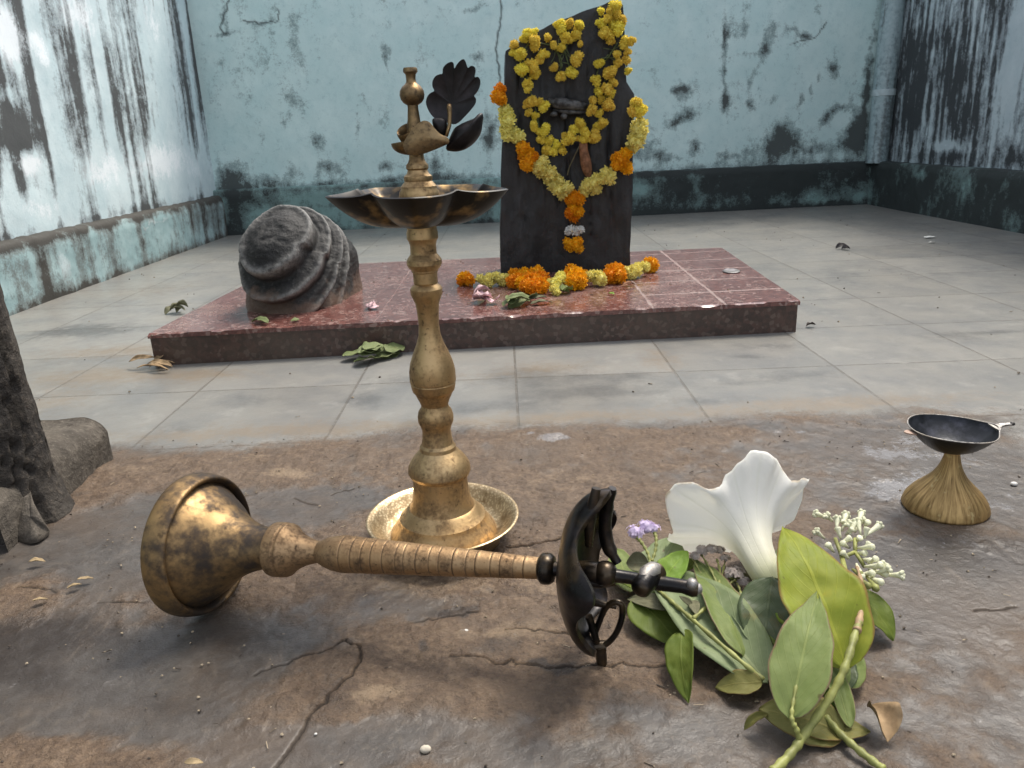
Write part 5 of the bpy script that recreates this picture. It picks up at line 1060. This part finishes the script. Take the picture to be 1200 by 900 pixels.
# --- cream bud cluster
cb=thing('cream_bud_sprig',G(1000,660,0),'cluster of small cream white buds sticking out behind the yellow green leaf','flower sprig','cut flowers laid on the floor')
def z6(x,y): return 940+x/6.43,580+y/6.43
hub=[(300,470,.05),(400,430,.052),(470,540,.046),(400,330,.058),(250,330,.056)]
mb=MB()
for a,b in ((0,1),(1,2),(1,3),(0,4)): mb.tube([G(*z6(*hub[a][:2]),hub[a][2]),G(*z6(*hub[b][:2]),hub[b][2])],.0024,8)
obj('stem',mb.tube([G(1003,720,.035),G(*z6(300,470),.05)],.003,8),GREENST,cb)
buds=[(230,190,95,138,4),(230,200,180,150,4),(260,260,265,170,4),(300,270,330,140,4),(400,280,450,130,4),(400,230,480,190,4),(440,330,590,225,4),(290,330,265,245,3),(330,300,380,250,2),(280,370,370,320,3),(420,400,540,390,1),(400,440,480,440,2),(470,540,620,530,4),(560,590,660,550,4),(600,600,760,605,4),(430,600,540,590,2),(170,330,100,270,4),(240,430,190,370,2),(480,610,560,710,0),(520,500,560,480,1),(440,300,420,190,4),(350,480,300,430,1),(380,250,340,210,4),(470,330,490,245,2),(450,480,520,500,2),(500,620,600,660,1),(410,520,450,620,1),(350,400,300,360,2),(320,240,300,190,3),(540,560,600,520,3),(460,420,510,360,2),(380,560,440,600,0),(400,360,440,320,2),(360,300,400,200,4),(500,560,640,600,2),(290,210,340,150,4),(470,240,500,200,3),(420,620,500,690,0)]
for i,(x0,y0,x1,y1,k) in enumerate(buds):
    h0=.046+.012*random.random(); p0=Vector(G(*z6(x0,y0),h0)); p1=Vector(G(*z6(x1,y1),h0+.008+.004*random.random())); d=p1-p0
    mbb=MB().tube([p0,p0+d*.35,p0+d*.7,p0+d*.9,p0+d*1.0,p0+d*1.03],[.0014,.0021,.0032,.0044,.0036,.0008],8)
    if k==4:
        dn=d.normalized(); s_=dn.orthogonal().normalized()
        for q in range(5):
            e=Matrix.Rotation(q*1.2566,3,dn)@s_; mbb.ball(p1+e*.0036-dn*.001,.0026,6,5)
    obj('bud',mbb,CREAM if k!=0 else GREENST,cb)
# ================================================================== LITTER
def curled(name,px,py,z,r,mat,label,cat,seed,sc=(1,.7),n=1,h=.3,group=None,ang=None):
    rs=random.Random(seed); p=np.array(G(px,py,z)); e=thing(name,p,label,cat,group) if n>1 else None; o=None
    for i in range(n):
        a=rs.uniform(0,6.3) if ang is None else ang+rs.uniform(-.3,.3); c=p+np.array([rs.uniform(-1,1),rs.uniform(-1,1),0])*r*.55*(n>1)+UPV*(.003+.004*i)
        d=np.array([math.cos(a),math.sin(a),rs.uniform(-.05,h*.5)])*r*sc[0]*rs.uniform(.8,1.15)
        m_=leaf(c-d*.5+UPV*.002,c+d*.5,r*sc[1]*rs.uniform(.8,1.2),np.array([rs.uniform(-.5,.5),rs.uniform(-.5,.3),1]),bend=h*.35*rs.uniform(.4,1),cup=h*rs.uniform(.5,1.5),wav=.2,seed=seed+i,nu=14,nv=8,pw=.45 if 'petal' in name or 'flower' in name else .8)
        if e is None: o=obj(name,m_,mat); tag(o,label,cat,group)
        else: o=obj('leaf' if 'leaf' in name or 'leaves' in name else 'petal',m_,mat,e)
    return e or o
curled('pink_flower',568,355,HP,.050,PINK,'crumpled pink and white flower on the red platform before the slab','flower',101,(.9,.75),7,.55)
for k in range(3):
    pass
curled('fallen_petal',440,362,HP,.042,PINK,'single pinkish petal on the platform left of the tall lamp','petal',111,(.9,.6),3,.4)
curled('green_leaf_scrap',606,358,HP,.075,LF['wilt'],'torn green leaf lying on the platform next to the pink flower','leaf',121,(1,.55),5,.5)
curled('dry_leaf_scrap',627,355,HP,.06,LF['drab'],'narrow dull brown leaf on the platform beside the torn green leaf','leaf',131,(1.2,.35),2,.5,ang=.3)
curled('leaf_scrap',313,379,HP,.045,LF['wilt'],'small pale green leaf on the platform edge below the boulder','leaf',141,(1,.6),2,.4)
curled('leaf_fragment',346,377,HP,.026,LF['wilt'],'tiny green leaf fragment on the platform right of the small pale leaf','leaf',142,(1,.6))
curled('green_petal',716,346,HP,.022,LF['bright'],'tiny bright green petal on the platform below the floor garland','petal',143,(1,.7))
curled('green_petal',660,345,HP,.045,LF['pale'],'pale green floret dropped just below the middle of the floor garland','petal',144,(1,.7),3,.5)
curled('brown_scrap',733,337,HP,.045,DRYB,'reddish brown scrap on the platform below the right part of the garland','leaf',145,(1.2,.35),2,.4,ang=.1)
curled('fallen_leaf_spray',436,424,0,.105,LF['wilt'],'wilted green leaf spray on the grey tiles before the platform','leaf',151,(.75,.42),9,.16,ang=.7)
curled('dry_grass_tuft',182,431,0,.085,DRY,'tuft of dry brown leaves at the front corner of the platform','dry leaves',161,(.9,.18),6,.4)
curled('dry_clump',204,368,.0,.045,LF['drab'],'small drab clump of leaves beside the far left edge of the platform','dry leaves',171,(1,.5),5,.9)
curled('paper_scrap',1090,279,0,.075,PAPER,'flat white paper scrap on the far tiles near the blackened wall','paper',181,(1.1,.4),1,.12,ang=.2)
curled('paper_scrap',1092,285,0,.035,PAPER,'little white paper bit just in front of the larger far scrap','paper',182,(1.1,.4),1,.12,ang=.2)
curled('dark_scrap',985,292,0,.045,simple('dark_leaf',(.035,.03,.03),.7),'small dark scrap alone on the far grey tiles','leaf',183,(1,.5),2,.6,ang=.2)
curled('dark_scrap',950,383,0,.030,simple('dark_chip',(.04,.03,.026),.7),'dark chip on the tiles just right of the platform corner','leaf',184,(1,.5),1,.5,ang=.2)
curled('dry_leaf',1027,852,.004,.046,DRY,'pointed dry brown leaf curled up beside the leafy branch','leaf',191,(1,.6),1,.9,ang=1.45)
curled('twig_leaf',886,850,.003,.030,LF['olive'],'tiny curled pale leaf tip left of the olive leaf','leaf',192,(1,.3),1,.8,ang=.4)
for i,(x,y,r,a,lab) in enumerate([(101,681,.022,.5,'upper pale dry flake on grey cement left of the fallen lamp foot'),(88,690,.020,1.0,'lower pale dry flake on grey cement left of the fallen lamp foot'),(48,706,.02,.2,'yellowish dry flake on brown dirt near the left edge'),(44,661,.025,.4,'long dry flake on the brown dirt below the tree root'),(228,897,.022,.1,'tan dry flake at the bottom edge of the picture')]):
    curled('dry_flake',x,y,.002,r,simple('flake',(.27,.20,.11),.8,.3,80),lab,'leaf',200+i,(.8,.3),1,.4,ang=a)
# platform coin-like lid
c=np.array(G(857,319,HP)); e=tag(obj('metal_disc',MB().lathe([(0,0),(.026,0),(.028,.002),(.028,.005),(.024,.007),(.016,.006),(0,.0075)],28,Matrix.Translation(Vector(c))@Matrix.Rotation(.08,4,'X')),blackmetal('grey_disc',(.10,.10,.10),.5,.4),auto=50),'small grey metal disc lying on the tiled right end of the platform','disc')
def pebble(px,py,r,mat,label,seed):
    random.seed(seed); mb=MB().ball((0,0,0),r,12,8,(1,.8,.6)); p=G(px,py,r*.4); V=np.array(mb.v); V+=V*fbm3(V,40,2,seed)[:,None]*1.6; mb.v=[tuple(v+p) for v in V]
    return tag(obj('pebble',mb,mat),label,'pebble')
PEB=simple('pebble_stone',(.46,.41,.33),.7,.25,90); PEB2=simple('white_crumb',(.6,.58,.54),.7,.15,90)
pebble(499,878,.0042,PEB,'rounded tan pebble on the floor near the lower edge of the picture',1)
pebble(546,739,.0028,PEB2,'white crumb on the brown floor below the fallen lamp stem',2)
pebble(370,860,.0018,PEB2,'tiny white crumb right of the long crack in the floor',3)
pebble(1188,470+97,.006,PEB2,'white glinting crumb on wet floor right of the small lamp',4)
# crumbs, grit and specks swept together nowhere: one loose scatter
random.seed(11); mb=MB()
for i in range(900):
    if i<620: x=random.uniform(-.75,1.0); y=random.uniform(.55,1.42)
    elif i<820: x=random.uniform(-1.7,2.3); y=random.uniform(1.4,4.8)
    else:
        c_=random.choice([(-.40,1.05),(-.45,1.2),(.05,.98),(.62,1.3),(-.6,1.05),(.12,.75)]); x=random.gauss(c_[0],.08); y=random.gauss(c_[1],.06)
    if -.97<x<.87 and 1.95<y<3.1: zz=HP
    else: zz=0
    r=random.choice([.0009,.0012,.0016,.002])*(1 if y<1.6 else 1.7)
    if i%4==0:
        a=random.uniform(0,6.3); l=random.uniform(.004,.012); mb.tube([(x,y,zz+.001),(x+l*math.cos(a),y+l*math.sin(a),zz+.0015)],r*.35,4)
    else: mb.ball((x,y,zz+r*.3),r,5,4,(1,.8,.6),jit=.25)
t=NT('grit'); v=t.voro(150,o='Color'); sp=t.n('SeparateColor'); t.l(v,sp.inputs[0]); GR=t.bsdf(t.mix(t.rng(sp.outputs[0],.45,.75),(.055,.042,.032),(.36,.29,.20)),.85)
tag(obj('grit',mb,GR,smooth=False),None,None,kind='stuff')
